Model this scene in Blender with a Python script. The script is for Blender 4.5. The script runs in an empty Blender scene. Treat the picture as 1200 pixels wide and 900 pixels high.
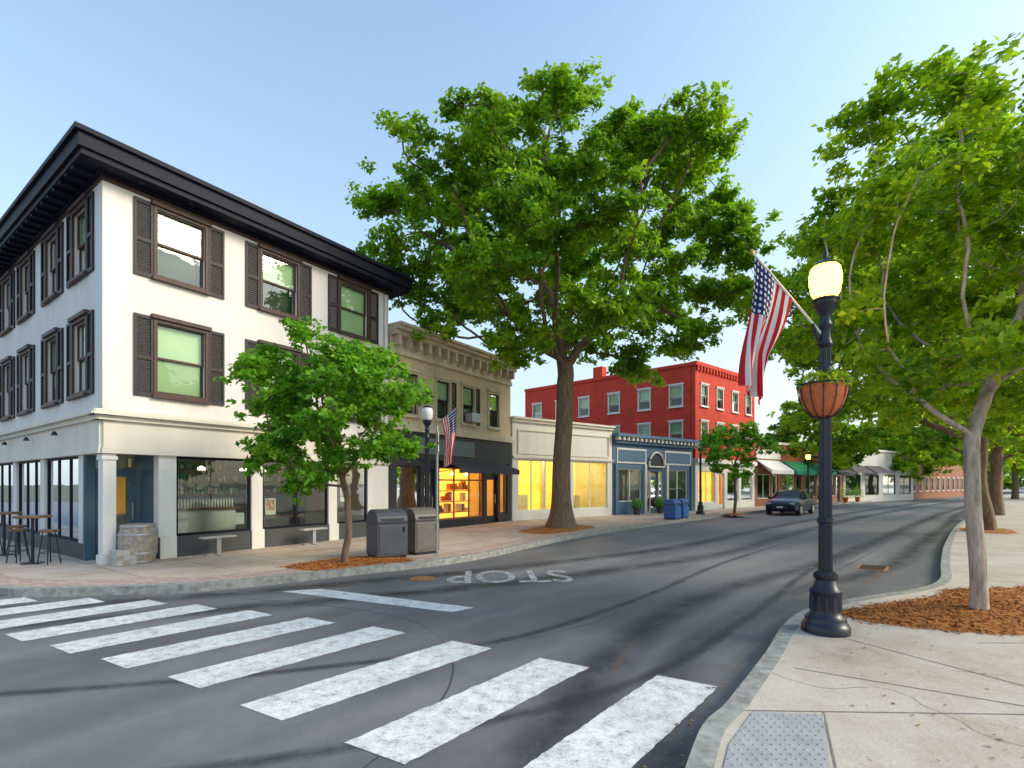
import bpy, bmesh, math, random
import numpy as np
from mathutils import Vector, Matrix
from mathutils.geometry import tessellate_polygon
random.seed(7)
S = bpy.context.scene
COL = S.collection

# ------------------------------------------------------------------ materials
def new_mat(name):
    m = bpy.data.materials.new(name); m.use_nodes = True
    nt = m.node_tree
    b = nt.nodes["Principled BSDF"]
    return m, nt, b
def N(nt, t, **kw):
    n = nt.nodes.new(t)
    for k, v in kw.items():
        setattr(n, k, v)
    return n
def ramp(nt, fac, stops):
    r = N(nt, "ShaderNodeValToRGB")
    e = r.color_ramp.elements
    while len(e) < len(stops): e.new(0.5)
    for i, (p, c) in enumerate(stops):
        e[i].position = p; e[i].color = (c[0], c[1], c[2], 1)
    nt.links.new(fac, r.inputs[0])
    return r
def pos(nt):
    return N(nt, "ShaderNodeNewGeometry").outputs["Position"]
def noise(nt, vec, scale, detail=5, rough=0.6):
    n = N(nt, "ShaderNodeTexNoise")
    n.inputs["Scale"].default_value = scale; n.inputs["Detail"].default_value = detail
    n.inputs["Roughness"].default_value = rough
    nt.links.new(vec, n.inputs["Vector"])
    return n.outputs["Fac"]
def mix(nt, fac, a, b, mode='MIX'):
    m = N(nt, "ShaderNodeMix"); m.data_type = 'RGBA'; m.blend_type = mode
    def setin(i, v):
        if hasattr(v, "is_linked") or hasattr(v, "links"): nt.links.new(v, m.inputs[i])
        elif isinstance(v, (int, float)): m.inputs[i].default_value = v
        else: m.inputs[i].default_value = (v[0], v[1], v[2], 1)
    setin(0, fac); setin(6, a); setin(7, b)
    return m.outputs[2]
def bump(nt, b, h, strength=0.3, dist=0.02):
    bp = N(nt, "ShaderNodeBump"); bp.inputs["Strength"].default_value = strength
    bp.inputs["Distance"].default_value = dist
    nt.links.new(h, bp.inputs["Height"]); nt.links.new(bp.outputs[0], b.inputs["Normal"])
def m_noise(name, c, var=0.15, scale=3.0, rough=0.7, metal=0.0, bs=0.2, bscale=60, spec=0.5):
    m, nt, b = new_mat(name)
    p = pos(nt)
    f = noise(nt, p, scale)
    lo = [x*(1-var) for x in c]; hi = [min(1, x*(1+var)) for x in c]
    r = ramp(nt, f, [(0.3, lo), (0.7, hi)])
    nt.links.new(r.outputs[0], b.inputs["Base Color"])
    b.inputs["Roughness"].default_value = rough; b.inputs["Metallic"].default_value = metal
    b.inputs["Specular IOR Level"].default_value = spec
    if bs > 0: bump(nt, b, noise(nt, p, bscale, 4), bs, 0.01)
    return m
def m_wall(name, c, streak=0.12, bs=0.25):
    m, nt, b = new_mat(name)
    p = pos(nt)
    mp = N(nt, "ShaderNodeMapping"); mp.inputs["Scale"].default_value = (1.6, 1.6, 0.22)
    nt.links.new(p, mp.inputs[0])
    f1 = noise(nt, mp.outputs[0], 1.5, 6); f2 = noise(nt, p, 0.7, 4)
    base = ramp(nt, f2, [(0.3, [x*0.91 for x in c]), (0.7, c)]).outputs[0]
    dirt = ramp(nt, f1, [(0.35, (1-streak, 1-streak, 1-streak*1.2)), (0.65, (1, 1, 1))]).outputs[0]
    nt.links.new(mix(nt, 1.0, base, dirt, 'MULTIPLY'), b.inputs["Base Color"])
    b.inputs["Roughness"].default_value = 0.8
    bump(nt, b, noise(nt, p, 45, 6), bs, 0.012)
    return m
def m_brick(name, ang, c1, c2, mortar, w=0.21, h=0.075):
    m, nt, b = new_mat(name)
    p = pos(nt)
    mp = N(nt, "ShaderNodeMapping"); mp.vector_type = 'TEXTURE'
    mp.inputs["Rotation"].default_value = (0, 0, ang)
    nt.links.new(p, mp.inputs[0])
    s = N(nt, "ShaderNodeSeparateXYZ"); nt.links.new(mp.outputs[0], s.inputs[0])
    a = N(nt, "ShaderNodeMath", operation='ADD'); nt.links.new(s.outputs[0], a.inputs[0]); nt.links.new(s.outputs[1], a.inputs[1])
    cb = N(nt, "ShaderNodeCombineXYZ"); nt.links.new(a.outputs[0], cb.inputs[0]); nt.links.new(s.outputs[2], cb.inputs[1])
    br = N(nt, "ShaderNodeTexBrick"); nt.links.new(cb.outputs[0], br.inputs["Vector"])
    br.inputs["Scale"].default_value = 1; br.inputs["Brick Width"].default_value = w
    br.inputs["Row Height"].default_value = h; br.inputs["Mortar Size"].default_value = 0.008
    br.inputs["Color1"].default_value = (*c1, 1); br.inputs["Color2"].default_value = (*c2, 1)
    br.inputs["Mortar"].default_value = (*mortar, 1)
    v = ramp(nt, noise(nt, p, 0.9, 5), [(0.3, (0.75, 0.75, 0.75)), (0.7, (1, 1, 1))]).outputs[0]
    nt.links.new(mix(nt, 1.0, br.outputs["Color"], v, 'MULTIPLY'), b.inputs["Base Color"])
    b.inputs["Roughness"].default_value = 0.85
    return m
def m_clap(name, c):
    m, nt, b = new_mat(name)
    p = pos(nt)
    s = N(nt, "ShaderNodeSeparateXYZ"); nt.links.new(p, s.inputs[0])
    d = N(nt, "ShaderNodeMath", operation='MULTIPLY'); nt.links.new(s.outputs[2], d.inputs[0]); d.inputs[1].default_value = 7.0
    fr = N(nt, "ShaderNodeMath", operation='FRACT'); nt.links.new(d.outputs[0], fr.inputs[0])
    r = ramp(nt, fr.outputs[0], [(0.0, [x*0.6 for x in c]), (0.12, c)])
    v = ramp(nt, noise(nt, p, 1.2, 6), [(0.3, (0.8, 0.8, 0.78)), (0.7, (1, 1, 1))]).outputs[0]
    nt.links.new(mix(nt, 1.0, r.outputs[0], v, 'MULTIPLY'), b.inputs["Base Color"])
    b.inputs["Roughness"].default_value = 0.8
    bump(nt, b, fr.outputs[0], 0.5, 0.02)
    return m
def m_glass(name, tint=(0.85, 0.95, 0.93), refl=0.08, k=1.3):
    m, nt, b = new_mat(name)
    nt.nodes.remove(b)
    out = nt.nodes["Material Output"]
    tr = N(nt, "ShaderNodeBsdfTransparent"); tr.inputs[0].default_value = (*tint, 1)
    gl = N(nt, "ShaderNodeBsdfGlossy"); gl.inputs["Roughness"].default_value = 0.02
    gl.inputs[0].default_value = (0.9, 0.95, 1, 1)
    fr = N(nt, "ShaderNodeFresnel"); fr.inputs[0].default_value = 1.5
    a = N(nt, "ShaderNodeMath", operation='MULTIPLY_ADD'); nt.links.new(fr.outputs[0], a.inputs[0])
    a.inputs[1].default_value = k; a.inputs[2].default_value = refl
    bp = N(nt, "ShaderNodeBump"); bp.inputs["Strength"].default_value = 0.05; bp.inputs["Distance"].default_value = 0.05
    nt.links.new(noise(nt, pos(nt), 1.6, 2), bp.inputs["Height"]); nt.links.new(bp.outputs[0], gl.inputs["Normal"])
    mx = N(nt, "ShaderNodeMixShader"); nt.links.new(a.outputs[0], mx.inputs[0])
    nt.links.new(tr.outputs[0], mx.inputs[1]); nt.links.new(gl.outputs[0], mx.inputs[2])
    nt.links.new(mx.outputs[0], out.inputs[0])
    return m
def m_emit(name, c, s):
    m, nt, b = new_mat(name)
    b.inputs["Base Color"].default_value = (*c, 1)
    b.inputs["Emission Color"].default_value = (*c, 1); b.inputs["Emission Strength"].default_value = s
    return m
def m_glow_room(name, c, s):  # room surface that emits its own colour; indoor light is put into the material
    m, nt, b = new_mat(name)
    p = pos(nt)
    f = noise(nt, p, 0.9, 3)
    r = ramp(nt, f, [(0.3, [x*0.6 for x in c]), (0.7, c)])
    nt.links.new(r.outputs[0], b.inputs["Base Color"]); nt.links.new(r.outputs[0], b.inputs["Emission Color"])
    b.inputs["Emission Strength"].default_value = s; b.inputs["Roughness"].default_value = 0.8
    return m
def m_slab(name, ang, c, size=1.5, joint=0.010):
    m, nt, b = new_mat(name)
    p = pos(nt)
    mp = N(nt, "ShaderNodeMapping"); mp.vector_type = 'TEXTURE'
    mp.inputs["Rotation"].default_value = (0, 0, ang)
    nt.links.new(p, mp.inputs[0])
    br = N(nt, "ShaderNodeTexBrick"); nt.links.new(mp.outputs[0], br.inputs["Vector"])
    br.offset = 0.0
    br.inputs["Scale"].default_value = 1; br.inputs["Brick Width"].default_value = size
    br.inputs["Row Height"].default_value = size; br.inputs["Mortar Size"].default_value = joint
    br.inputs["Color1"].default_value = (c[0]*0.9, c[1]*0.9, c[2]*0.9, 1)
    br.inputs["Color2"].default_value = (c[0]*1.06, c[1]*1.05, c[2]*1.04, 1)
    br.inputs["Mortar"].default_value = (c[0]*0.35, c[1]*0.33, c[2]*0.3, 1)
    v = ramp(nt, noise(nt, p, 0.7, 9, 0.75), [(0.28, (0.56, 0.50, 0.44)), (0.42, (0.84, 0.78, 0.72)), (0.55, (0.98, 0.97, 0.95)), (0.72, (1.08, 1.06, 1.02))]).outputs[0]
    g = ramp(nt, noise(nt, p, 90, 3, 0.7), [(0.3, (0.74, 0.74, 0.74)), (0.7, (1.14, 1.14, 1.14))]).outputs[0]
    x = mix(nt, 1.0, br.outputs["Color"], v, 'MULTIPLY')
    x = mix(nt, 1.0, x, g, 'MULTIPLY')
    vo = N(nt, "ShaderNodeTexVoronoi"); vo.inputs["Scale"].default_value = 3.2; nt.links.new(p, vo.inputs["Vector"])
    sp = ramp(nt, vo.outputs["Distance"], [(0.035, (0.55, 0.53, 0.51)), (0.07, (1, 1, 1))]).outputs[0]
    nt.links.new(mix(nt, 1.0, x, sp, 'MULTIPLY'), b.inputs["Base Color"])
    b.inputs["Roughness"].default_value = 0.85
    bump(nt, b, noise(nt, p, 120, 4), 0.25, 0.006)
    return m
def m_asphalt(name):
    m, nt, b = new_mat(name)
    p = pos(nt)
    mp = N(nt, "ShaderNodeMapping"); mp.vector_type = 'TEXTURE'
    mp.inputs["Rotation"].default_value = (0, 0, math.radians(48)); mp.inputs["Scale"].default_value = (7, 1, 1)
    nt.links.new(p, mp.inputs[0])
    big = noise(nt, mp.outputs[0], 0.8, 4, 0.55)
    blot = noise(nt, p, 0.45, 9, 0.72)
    grain = noise(nt, p, 120, 3, 0.85)
    a = ramp(nt, big, [(0.36, (0.112, 0.112, 0.121)), (0.5, (0.158, 0.157, 0.166)), (0.64, (0.212, 0.209, 0.214))]).outputs[0]
    c = ramp(nt, blot, [(0.3, (0.62, 0.62, 0.64)), (0.7, (1.2, 1.18, 1.15))]).outputs[0]
    g = ramp(nt, grain, [(0.3, (0.36, 0.36, 0.36)), (0.72, (1.72, 1.72, 1.72))]).outputs[0]
    x = mix(nt, 1.0, a, c, 'MULTIPLY')
    nt.links.new(mix(nt, 1.0, x, g, 'MULTIPLY'), b.inputs["Base Color"])
    rr = ramp(nt, big, [(0.3, (0.5, 0.5, 0.5)), (0.7, (0.75, 0.75, 0.75))])
    nt.links.new(rr.outputs[0], b.inputs["Roughness"])
    bump(nt, b, grain, 0.5, 0.01)
    return m
def m_tyre(name, col=(0.04, 0.042, 0.05), amt=0.55):
    m, nt, b = new_mat(name)
    uv = N(nt, "ShaderNodeUVMap"); s = N(nt, "ShaderNodeSeparateXYZ"); nt.links.new(uv.outputs[0], s.inputs[0])
    r = ramp(nt, s.outputs[1], [(0.0, (0, 0, 0)), (0.5, (1, 1, 1)), (1.0, (0, 0, 0))]).outputs[0]
    rl = ramp(nt, s.outputs[0], [(0.0, (0, 0, 0)), (0.12, (1, 1, 1)), (0.88, (1, 1, 1)), (1.0, (0, 0, 0))]).outputs[0]
    nz = ramp(nt, noise(nt, pos(nt), 1.3, 8, 0.75), [(0.32, (0.15, 0.15, 0.15)), (0.62, (1, 1, 1))]).outputs[0]
    x = mix(nt, 1.0, mix(nt, 1.0, r, nz, 'MULTIPLY'), rl, 'MULTIPLY')
    a = N(nt, "ShaderNodeMath", operation='MULTIPLY'); nt.links.new(x, a.inputs[0]); a.inputs[1].default_value = amt
    nt.links.new(a.outputs[0], b.inputs["Alpha"])
    b.inputs["Base Color"].default_value = (*col, 1); b.inputs["Roughness"].default_value = 0.55
    return m
def m_paint(name, wear=0.0):
    m, nt, b = new_mat(name)
    p = pos(nt)
    f = noise(nt, p, 7, 10, 0.8)
    f2 = noise(nt, p, 70, 3, 0.7)
    mm = N(nt, "ShaderNodeMath", operation='MULTIPLY_ADD'); nt.links.new(f, mm.inputs[0]); mm.inputs[1].default_value = 0.65
    m3 = N(nt, "ShaderNodeMath", operation='MULTIPLY'); nt.links.new(f2, m3.inputs[0]); m3.inputs[1].default_value = 0.35
    nt.links.new(m3.outputs[0], mm.inputs[2])
    r = ramp(nt, mm.outputs[0], [(0.39+wear, (0.18, 0.18, 0.185)), (0.45+wear, (0.56, 0.56, 0.555)), (0.56+wear, (0.83, 0.82, 0.80))])
    big = ramp(nt, noise(nt, p, 1.5, 5, 0.6), [(0.35, (0.84, 0.84, 0.84)), (0.6, (1, 1, 1))]).outputs[0]
    nt.links.new(mix(nt, 1.0, r.outputs[0], big, 'MULTIPLY'), b.inputs["Base Color"]); b.inputs["Roughness"].default_value = 0.6
    bump(nt, b, f2, 0.3, 0.006)
    return m
def m_leaf(name, dark, mid, light, transl=0.35):
    m, nt, b = new_mat(name)
    at = N(nt, "ShaderNodeAttribute"); at.attribute_name = "lv"
    r = ramp(nt, at.outputs["Fac"], [(0.0, dark), (0.5, mid), (1.0, light)])
    nt.links.new(r.outputs[0], b.inputs["Base Color"])
    b.inputs["Roughness"].default_value = 0.45; b.inputs["Specular IOR Level"].default_value = 0.35
    tl = N(nt, "ShaderNodeBsdfTranslucent")
    g = N(nt, "ShaderNodeGamma"); g.inputs[1].default_value = 0.8
    nt.links.new(mix(nt, 1.0, r.outputs[0], (1.35, 1.5, 0.5), 'MULTIPLY'), g.inputs[0])
    nt.links.new(g.outputs[0], tl.inputs[0])
    mx = N(nt, "ShaderNodeMixShader"); mx.inputs[0].default_value = transl
    nt.links.new(b.outputs[0], mx.inputs[1]); nt.links.new(tl.outputs[0], mx.inputs[2])
    nt.links.new(mx.outputs[0], nt.nodes["Material Output"].inputs[0])
    return m
def m_bark(name, c):
    m, nt, b = new_mat(name)
    p = pos(nt)
    mp = N(nt, "ShaderNodeMapping"); mp.inputs["Scale"].default_value = (9, 9, 1.6)
    nt.links.new(p, mp.inputs[0])
    f = noise(nt, mp.outputs[0], 1.6, 7, 0.7)
    r = ramp(nt, f, [(0.3, [x*0.4 for x in c]), (0.7, [x*1.25 for x in c])])
    nt.links.new(r.outputs[0], b.inputs["Base Color"]); b.inputs["Roughness"].default_value = 0.9
    bump(nt, b, f, 0.9, 0.05)
    return m
def m_flag():
    m, nt, b = new_mat("flag_cloth")
    uv = N(nt, "ShaderNodeUVMap")
    s = N(nt, "ShaderNodeSeparateXYZ"); nt.links.new(uv.outputs[0], s.inputs[0])
    U, V = s.outputs[0], s.outputs[1]
    def M(op, a, b_, c_=None):
        n = N(nt, "ShaderNodeMath", operation=op)
        for i, v in enumerate([a, b_, c_]):
            if v is None: continue
            if isinstance(v, (int, float)): n.inputs[i].default_value = v
            else: nt.links.new(v, n.inputs[i])
        return n.outputs[0]
    k = M('FLOOR', M('MULTIPLY', V, 13.0), 0)
    odd = M('MODULO', k, 2.0)
    stripe = mix(nt, odd, (0.60, 0.01, 0.02), (0.82, 0.79, 0.77))
    canton = M('MULTIPLY', M('LESS_THAN', U, 0.42), M('LESS_THAN', V, 7/13))
    fu = M('SUBTRACT', M('FRACT', M('MULTIPLY', U, 8/0.42), 0), 0.5)
    fv = M('SUBTRACT', M('FRACT', M('MULTIPLY', V, 6*13/7), 0), 0.5)
    d = M('ADD', M('MULTIPLY', fu, fu), M('MULTIPLY', fv, fv))
    star = M('LESS_THAN', d, 0.075)
    can = mix(nt, star, (0.015, 0.025, 0.12), (0.78, 0.78, 0.78))
    c = mix(nt, canton, stripe, can)
    nt.links.new(c, b.inputs["Base Color"]); b.inputs["Roughness"].default_value = 0.8
    tl = N(nt, "ShaderNodeBsdfTranslucent"); nt.links.new(c, tl.inputs[0])
    mx = N(nt, "ShaderNodeMixShader"); mx.inputs[0].default_value = 0.3
    nt.links.new(b.outputs[0], mx.inputs[1]); nt.links.new(tl.outputs[0], mx.inputs[2])
    nt.links.new(mx.outputs[0], nt.nodes["Material Output"].inputs[0])
    return m

STUCCO = m_wall("white_stucco", (0.79, 0.735, 0.70), 0.09)
TRIMW = m_wall("cream_trim", (0.78, 0.72, 0.62), 0.08, 0.05)
WHITEP = m_wall("white_paint", (0.80, 0.77, 0.72), 0.08, 0.05)
BLACKT = m_noise("black_trim", (0.006, 0.007, 0.018), 0.2, 4, 0.6, bs=0.05, spec=0.2)
SHUT = m_noise("dark_shutter", (0.035, 0.028, 0.03), 0.2, 5, 0.55, bs=0.05, spec=0.3)
FRAMEB = m_noise("brown_frame", (0.075, 0.042, 0.035), 0.15, 5, 0.55, bs=0.05, spec=0.3)
GREYP = m_noise("grey_panel", (0.055, 0.06, 0.065), 0.12, 2, 0.6)
TEAL = m_noise("teal_paint", (0.05, 0.11, 0.15), 0.12, 3, 0.5, bs=0.05)
BLIND = m_noise("window_blind", (0.50, 0.58, 0.40), 0.06, 2, 0.8, bs=0)
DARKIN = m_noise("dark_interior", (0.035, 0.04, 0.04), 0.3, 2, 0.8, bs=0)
INGREY = m_noise("grey_interior", (0.20, 0.24, 0.25), 0.3, 1.5, 0.8, bs=0)
WOODF = m_noise("wood_floor", (0.18, 0.1, 0.05), 0.3, 6, 0.5)
GLASS = m_glass("shop_glass", refl=0.02)
GLASSU = m_glass("window_glass", (0.82, 0.94, 0.80), 0.02, 0.75)
TANP = m_clap("tan_clapboard", (0.60, 0.48, 0.31))
TANT = m_wall("tan_trim", (0.64, 0.54, 0.39), 0.25, 0.1)
BLACKP = m_noise("black_storefront", (0.02, 0.022, 0.03), 0.2, 3, 0.4, bs=0.05)
BLUEP = m_wall("blue_grey_paint", (0.10, 0.18, 0.28), 0.1, 0.1)
YELLIN = m_glow_room("yellow_glow_interior", (1.0, 0.68, 0.05), 1.3)  # walls and ceiling glow yellow themselves, standing in for a lit shop
ORIN = m_glow_room("amber_glow_interior", (1.0, 0.45, 0.06), 2.5)  # surfaces emit amber, painted room light behind the shop windows
LAMPW = m_emit("warm_lamp", (1.0, 0.72, 0.35), 16.0)
GREENA = m_noise("green_awning", (0.02, 0.36, 0.22), 0.1, 4, 0.7)
DARKA = m_noise("dark_awning", (0.05, 0.045, 0.05), 0.15, 4, 0.8)
ROOFM = m_noise("roof_membrane", (0.12, 0.12, 0.12), 0.2, 1, 0.9)
IRON = m_noise("black_iron", (0.012, 0.013, 0.026), 0.2, 8, 0.32, metal=0.0, bs=0.08, bscale=90)
STEEL = m_noise("galvanised_steel", (0.42, 0.43, 0.45), 0.1, 8, 0.4, metal=0.7, bs=0.05)
CONC = m_noise("concrete", (0.45, 0.43, 0.40), 0.2, 6, 0.85)
GRANITE = m_noise("granite_kerb", (0.28, 0.28, 0.26), 0.4, 9, 0.8, bs=0.4, bscale=70)
MULCH = m_noise("wood_mulch", (0.42, 0.15, 0.03), 0.55, 30, 0.95, bs=0.9, bscale=50)
BARK = m_bark("oak_bark", (0.22, 0.14, 0.085))
BARK2 = m_bark("pale_bark", (0.58, 0.47, 0.37))
BLUEBIN = m_noise("blue_plastic", (0.02, 0.12, 0.38), 0.1, 4, 0.45, bs=0.05)
BINM = m_noise("grey_bin_metal", (0.065, 0.07, 0.09), 0.15, 4, 0.45, bs=0.08)
BINM2 = m_noise("brown_bin_metal", (0.13, 0.12, 0.105), 0.15, 4, 0.5, bs=0.08)
TERRA = m_noise("terracotta_fibre", (0.55, 0.14, 0.05), 0.25, 20, 0.85, bs=0.5, bscale=50)
OAKB = m_noise("barrel_wood", (0.34, 0.28, 0.23), 0.35, 12, 0.8, bs=0.4)
PAINT = m_paint("road_paint")
PAINTW = m_paint("worn_road_paint", 0.075)
ASPH = m_asphalt("asphalt")
FLAGM = m_flag()

# ------------------------------------------------------------------ object helpers
class Frame:
    def __init__(s, o, d, flip=False):
        L = math.hypot(*d); s.o = Vector((o[0], o[1], 0)); s.d = Vector((d[0]/L, d[1]/L, 0))
        s.n = Vector((s.d.y, -s.d.x, 0)) if not flip else Vector((-s.d.y, s.d.x, 0))
    def P(s, u, w, z): return s.o + s.d*u + s.n*w + Vector((0, 0, z))

class Thing:
    def __init__(s, name, loc=(0, 0, 0)):
        s.e = bpy.data.objects.new(name, None); COL.objects.link(s.e)
        s.loc = Vector(loc); s.e.location = s.loc; s.e.empty_display_size = 0.3
        s.parts = {}
    def part(s, name, mat, bevel=0, smooth=False):
        if name not in s.parts: s.parts[name] = dict(v=[], f=[], m=mat, b=bevel, s=smooth)
        return s.parts[name]
    def add(s, name, mat, verts, faces, bevel=0, smooth=False):
        p = s.part(name, mat, bevel, smooth); o = len(p['v'])
        p['v'] += [Vector(v) - s.loc for v in verts]; p['f'] += [tuple(i+o for i in f) for f in faces]
    def box(s, name, mat, F, u0, u1, w0, w1, z0, z1, bevel=0):
        v = [F.P(u, w, z) for z in (z0, z1) for w in (w0, w1) for u in (u0, u1)]
        f = [(0, 2, 3, 1), (4, 5, 7, 6), (0, 1, 5, 4), (2, 6, 7, 3), (0, 4, 6, 2), (1, 3, 7, 5)]
        s.add(name, mat, v, f, bevel)
    def wall(s, name, mat, F, u0, u1, z0, z1, w0, w1, ops=()):
        us = sorted({u0, u1} | {min(max(x, u0), u1) for o in ops for x in o[:2]})
        for a, b in zip(us[:-1], us[1:]):
            if b - a < 1e-5: continue
            blk = sorted([(o[2], o[3]) for o in ops if o[0] <= a + 1e-5 and o[1] >= b - 1e-5])
            z = z0
            for lo, hi in blk:
                if lo > z + 1e-5: s.box(name, mat, F, a, b, w0, w1, z, lo)
                z = max(z, hi)
            if z < z1 - 1e-5: s.box(name, mat, F, a, b, w0, w1, z, z1)
    def lathe(s, name, mat, prof, c=(0, 0, 0), seg=24, smooth=True, flute=0, ax=None):
        v = []; f = []
        c = Vector(c); n = seg
        for (r, z) in prof:
            for i in range(n):
                a = 2*math.pi*i/seg
                rr = r*(1-flute*(i % 2))
                q = Vector((rr*math.cos(a), rr*math.sin(a), z))
                if ax is not None: q = ax @ q
                v.append(c+q)
        for j in range(len(prof)-1):
            for i in range(seg):
                i2 = (i+1) % n
                f.append((j*n+i, j*n+i2, (j+1)*n+i2, (j+1)*n+i))
        f.append(tuple(range(n-1, -1, -1))); f.append(tuple((len(prof)-1)*n+i for i in range(n)))
        s.add(name, mat, v, f, 0, smooth)
    def tube(s, name, mat, pts, r, seg=8, smooth=True):
        v = []; f = []
        pts = [Vector(p) for p in pts]
        rs = r if isinstance(r, (list, tuple)) else [r]*len(pts)
        for i, p in enumerate(pts):
            t = (pts[min(i+1, len(pts)-1)]-pts[max(i-1, 0)]).normalized()
            ref = Vector((0, 0, 1)) if abs(t.z) < 0.9 else Vector((1, 0, 0))
            a = t.cross(ref).normalized(); b = t.cross(a)
            for k in range(seg):
                an = 2*math.pi*k/seg
                v.append(p+(a*math.cos(an)+b*math.sin(an))*rs[i])
        for j in range(len(pts)-1):
            for i in range(seg):
                f.append((j*seg+i, j*seg+(i+1) % seg, (j+1)*seg+(i+1) % seg, (j+1)*seg+i))
        f.append(tuple(range(seg))); f.append(tuple((len(pts)-1)*seg+i for i in range(seg-1, -1, -1)))
        s.add(name, mat, v, f, 0, smooth)
    def done(s):
        for n, p in s.parts.items():
            me = bpy.data.meshes.new(n); me.from_pydata([tuple(v) for v in p['v']], [], p['f'])
            bm = bmesh.new(); bm.from_mesh(me); bmesh.ops.recalc_face_normals(bm, faces=bm.faces); bm.to_mesh(me); bm.free()
            me.materials.append(p['m'])
            if p['s']:
                me.shade_smooth()
                try: me.set_sharp_from_angle(angle=math.radians(40))
                except Exception: pass
            o = bpy.data.objects.new(n, me); COL.objects.link(o); o.parent = s.e
            if p['b']:
                md = o.modifiers.new("bevel", 'BEVEL'); md.width = p['b']; md.segments = 2; md.limit_method = 'ANGLE'
        return s.e

def mesh_obj(name, v, f, mat, parent=None, smooth=False):
    me = bpy.data.meshes.new(name); me.from_pydata([tuple(x) for x in v], [], f); me.materials.append(mat)
    if smooth: me.shade_smooth()
    o = bpy.data.objects.new(name, me); COL.objects.link(o)
    if parent: o.parent = parent
    return o

def spline(pts, n=8):
    out = []
    P = [np.array(p, float) for p in pts]
    for i in range(len(P)-1):
        p0 = P[max(i-1, 0)]; p1 = P[i]; p2 = P[i+1]; p3 = P[min(i+2, len(P)-1)]
        for k in range(n):
            t = k/n
            out.append(0.5*((2*p1)+(-p0+p2)*t+(2*p0-5*p1+4*p2-p3)*t*t+(-p0+3*p1-3*p2+p3)*t**3))
    out.append(P[-1])
    return [tuple(p) for p in out]
def recalc(o):
    bm = bmesh.new(); bm.from_mesh(o.data); bmesh.ops.recalc_face_normals(bm, faces=bm.faces); bm.to_mesh(o.data); bm.free()
def poly_prism(name, pts, z0, z1, mat, parent=None):
    n = len(pts)
    tris = tessellate_polygon([[Vector((p[0], p[1], 0)) for p in pts]])
    v = [(p[0], p[1], z1) for p in pts] + [(p[0], p[1], z0) for p in pts]
    f = [tuple(t) for t in tris] + [(i, (i+1) % n, n+(i+1) % n, n+i) for i in range(n)]
    o = mesh_obj(name, v, f, mat, parent); recalc(o)
    return o
def sheet(name, pts, z, mat, parent=None):
    tris = tessellate_polygon([[Vector((p[0], p[1], 0)) for p in pts]])
    v = [(p[0], p[1], z) for p in pts]
    fs = []
    for t in tris:
        a, b, c = [Vector((*pts[i], 0)) for i in t]
        fs.append(tuple(t) if (b-a).cross(c-a).z > 0 else tuple(reversed(t)))
    return mesh_obj(name, v, fs, mat, parent)
def strip(name, pts, wl, wr, z0, z1, mat, parent=None):
    P = [Vector((p[0], p[1], 0)) for p in pts]; v = []; f = []
    for i, p in enumerate(P):
        t = (P[min(i+1, len(P)-1)]-P[max(i-1, 0)]).normalized(); nl = Vector((-t.y, t.x, 0))
        a = p+nl*wl; b = p-nl*wr
        v += [(a.x, a.y, z1), (b.x, b.y, z1), (b.x, b.y, z0), (a.x, a.y, z0)]
    for i in range(len(P)-1):
        for k in range(4):
            f.append((i*4+k, i*4+(k+1) % 4, (i+1)*4+(k+1) % 4, (i+1)*4+k))
    f += [(0, 1, 2, 3), tuple(len(v)-4+k for k in (3, 2, 1, 0))]
    o = mesh_obj(name, v, f, mat, parent); recalc(o)
    return o
def film(name, pts, w, z, mat, parent):
    P = [Vector((p[0], p[1], 0)) for p in pts]; v = []; f = []; uv = []
    n = len(P)
    for i, p in enumerate(P):
        t = (P[min(i+1, n-1)]-P[max(i-1, 0)]).normalized(); nl = Vector((-t.y, t.x, 0))
        for k in (0, 1, 2):
            q = p+nl*w*(0.5-k*0.5); v.append((q.x, q.y, z)); uv.append((i/(n-1), k/2))
    for i in range(n-1):
        for k in (0, 1):
            f.append((i*3+k, i*3+k+1, (i+1)*3+k+1, (i+1)*3+k))
    o = mesh_obj(name, v, f, mat, parent)
    ul = o.data.uv_layers.new(name="UVMap")
    for lp in o.data.loops: ul.data[lp.index].uv = uv[lp.vertex_index]
    return o

# ------------------------------------------------------------------ ground, road, pavements
SW = 0.14
GROUNDM = m_noise("dry_ground", (0.10, 0.11, 0.07), 0.3, 0.5, 0.95)
sheet("ground", [(-900, -900), (900, -900), (900, 900), (-900, 900)], -0.01, GROUNDM)
sheet("road", [(-60, -40), (60, -40), (160, 60), (190, 180), (60, 150), (-60, 60)], 0.0, ASPH)
KL = spline([(-34, 25), (-18, 14.5), (-11, 9.6), (-8.6, 8.45), (-7.0, 8.45), (-5.14, 8.9), (-3.0, 10.5), (-1.6, 11.6), (-0.5, 13.0), (0.9, 15.4), (3.1, 18.6),
             (8.2, 24.7), (16.8, 33.6), (32, 48.3), (61.7, 74), (100, 108), (150, 150)])
KR = spline([(-2.0, -12), (-1.2, -3), (0.1, 1.0), (1.19, 3.33), (1.73, 4.05), (2.6, 5.21), (3.3, 6.2), (4.0, 6.95), (5.03, 7.6), (6.6, 8.35), (7.7, 9.2), (9.4, 11.2),
             (12.9, 15.2), (19.4, 22.2), (30.8, 33.6), (45, 48.5), (66, 70), (110, 108), (156, 146)])
PAVL = m_slab("pavement_concrete_a", math.radians(56.3), (0.58, 0.475, 0.40), 1.35)
PAVR = m_slab("pavement_concrete_b", math.radians(40), (0.58, 0.525, 0.46), 60.0, 0.0)
poly_prism("pavement", [p for p in KL] + [(60, 240), (-120, 200), (-60, 60)], -0.2, SW, PAVL)
poly_prism("pavement", [p for p in KR] + [(240, 60), (120, -60), (20, -30)], -0.2, SW, PAVR)
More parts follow.
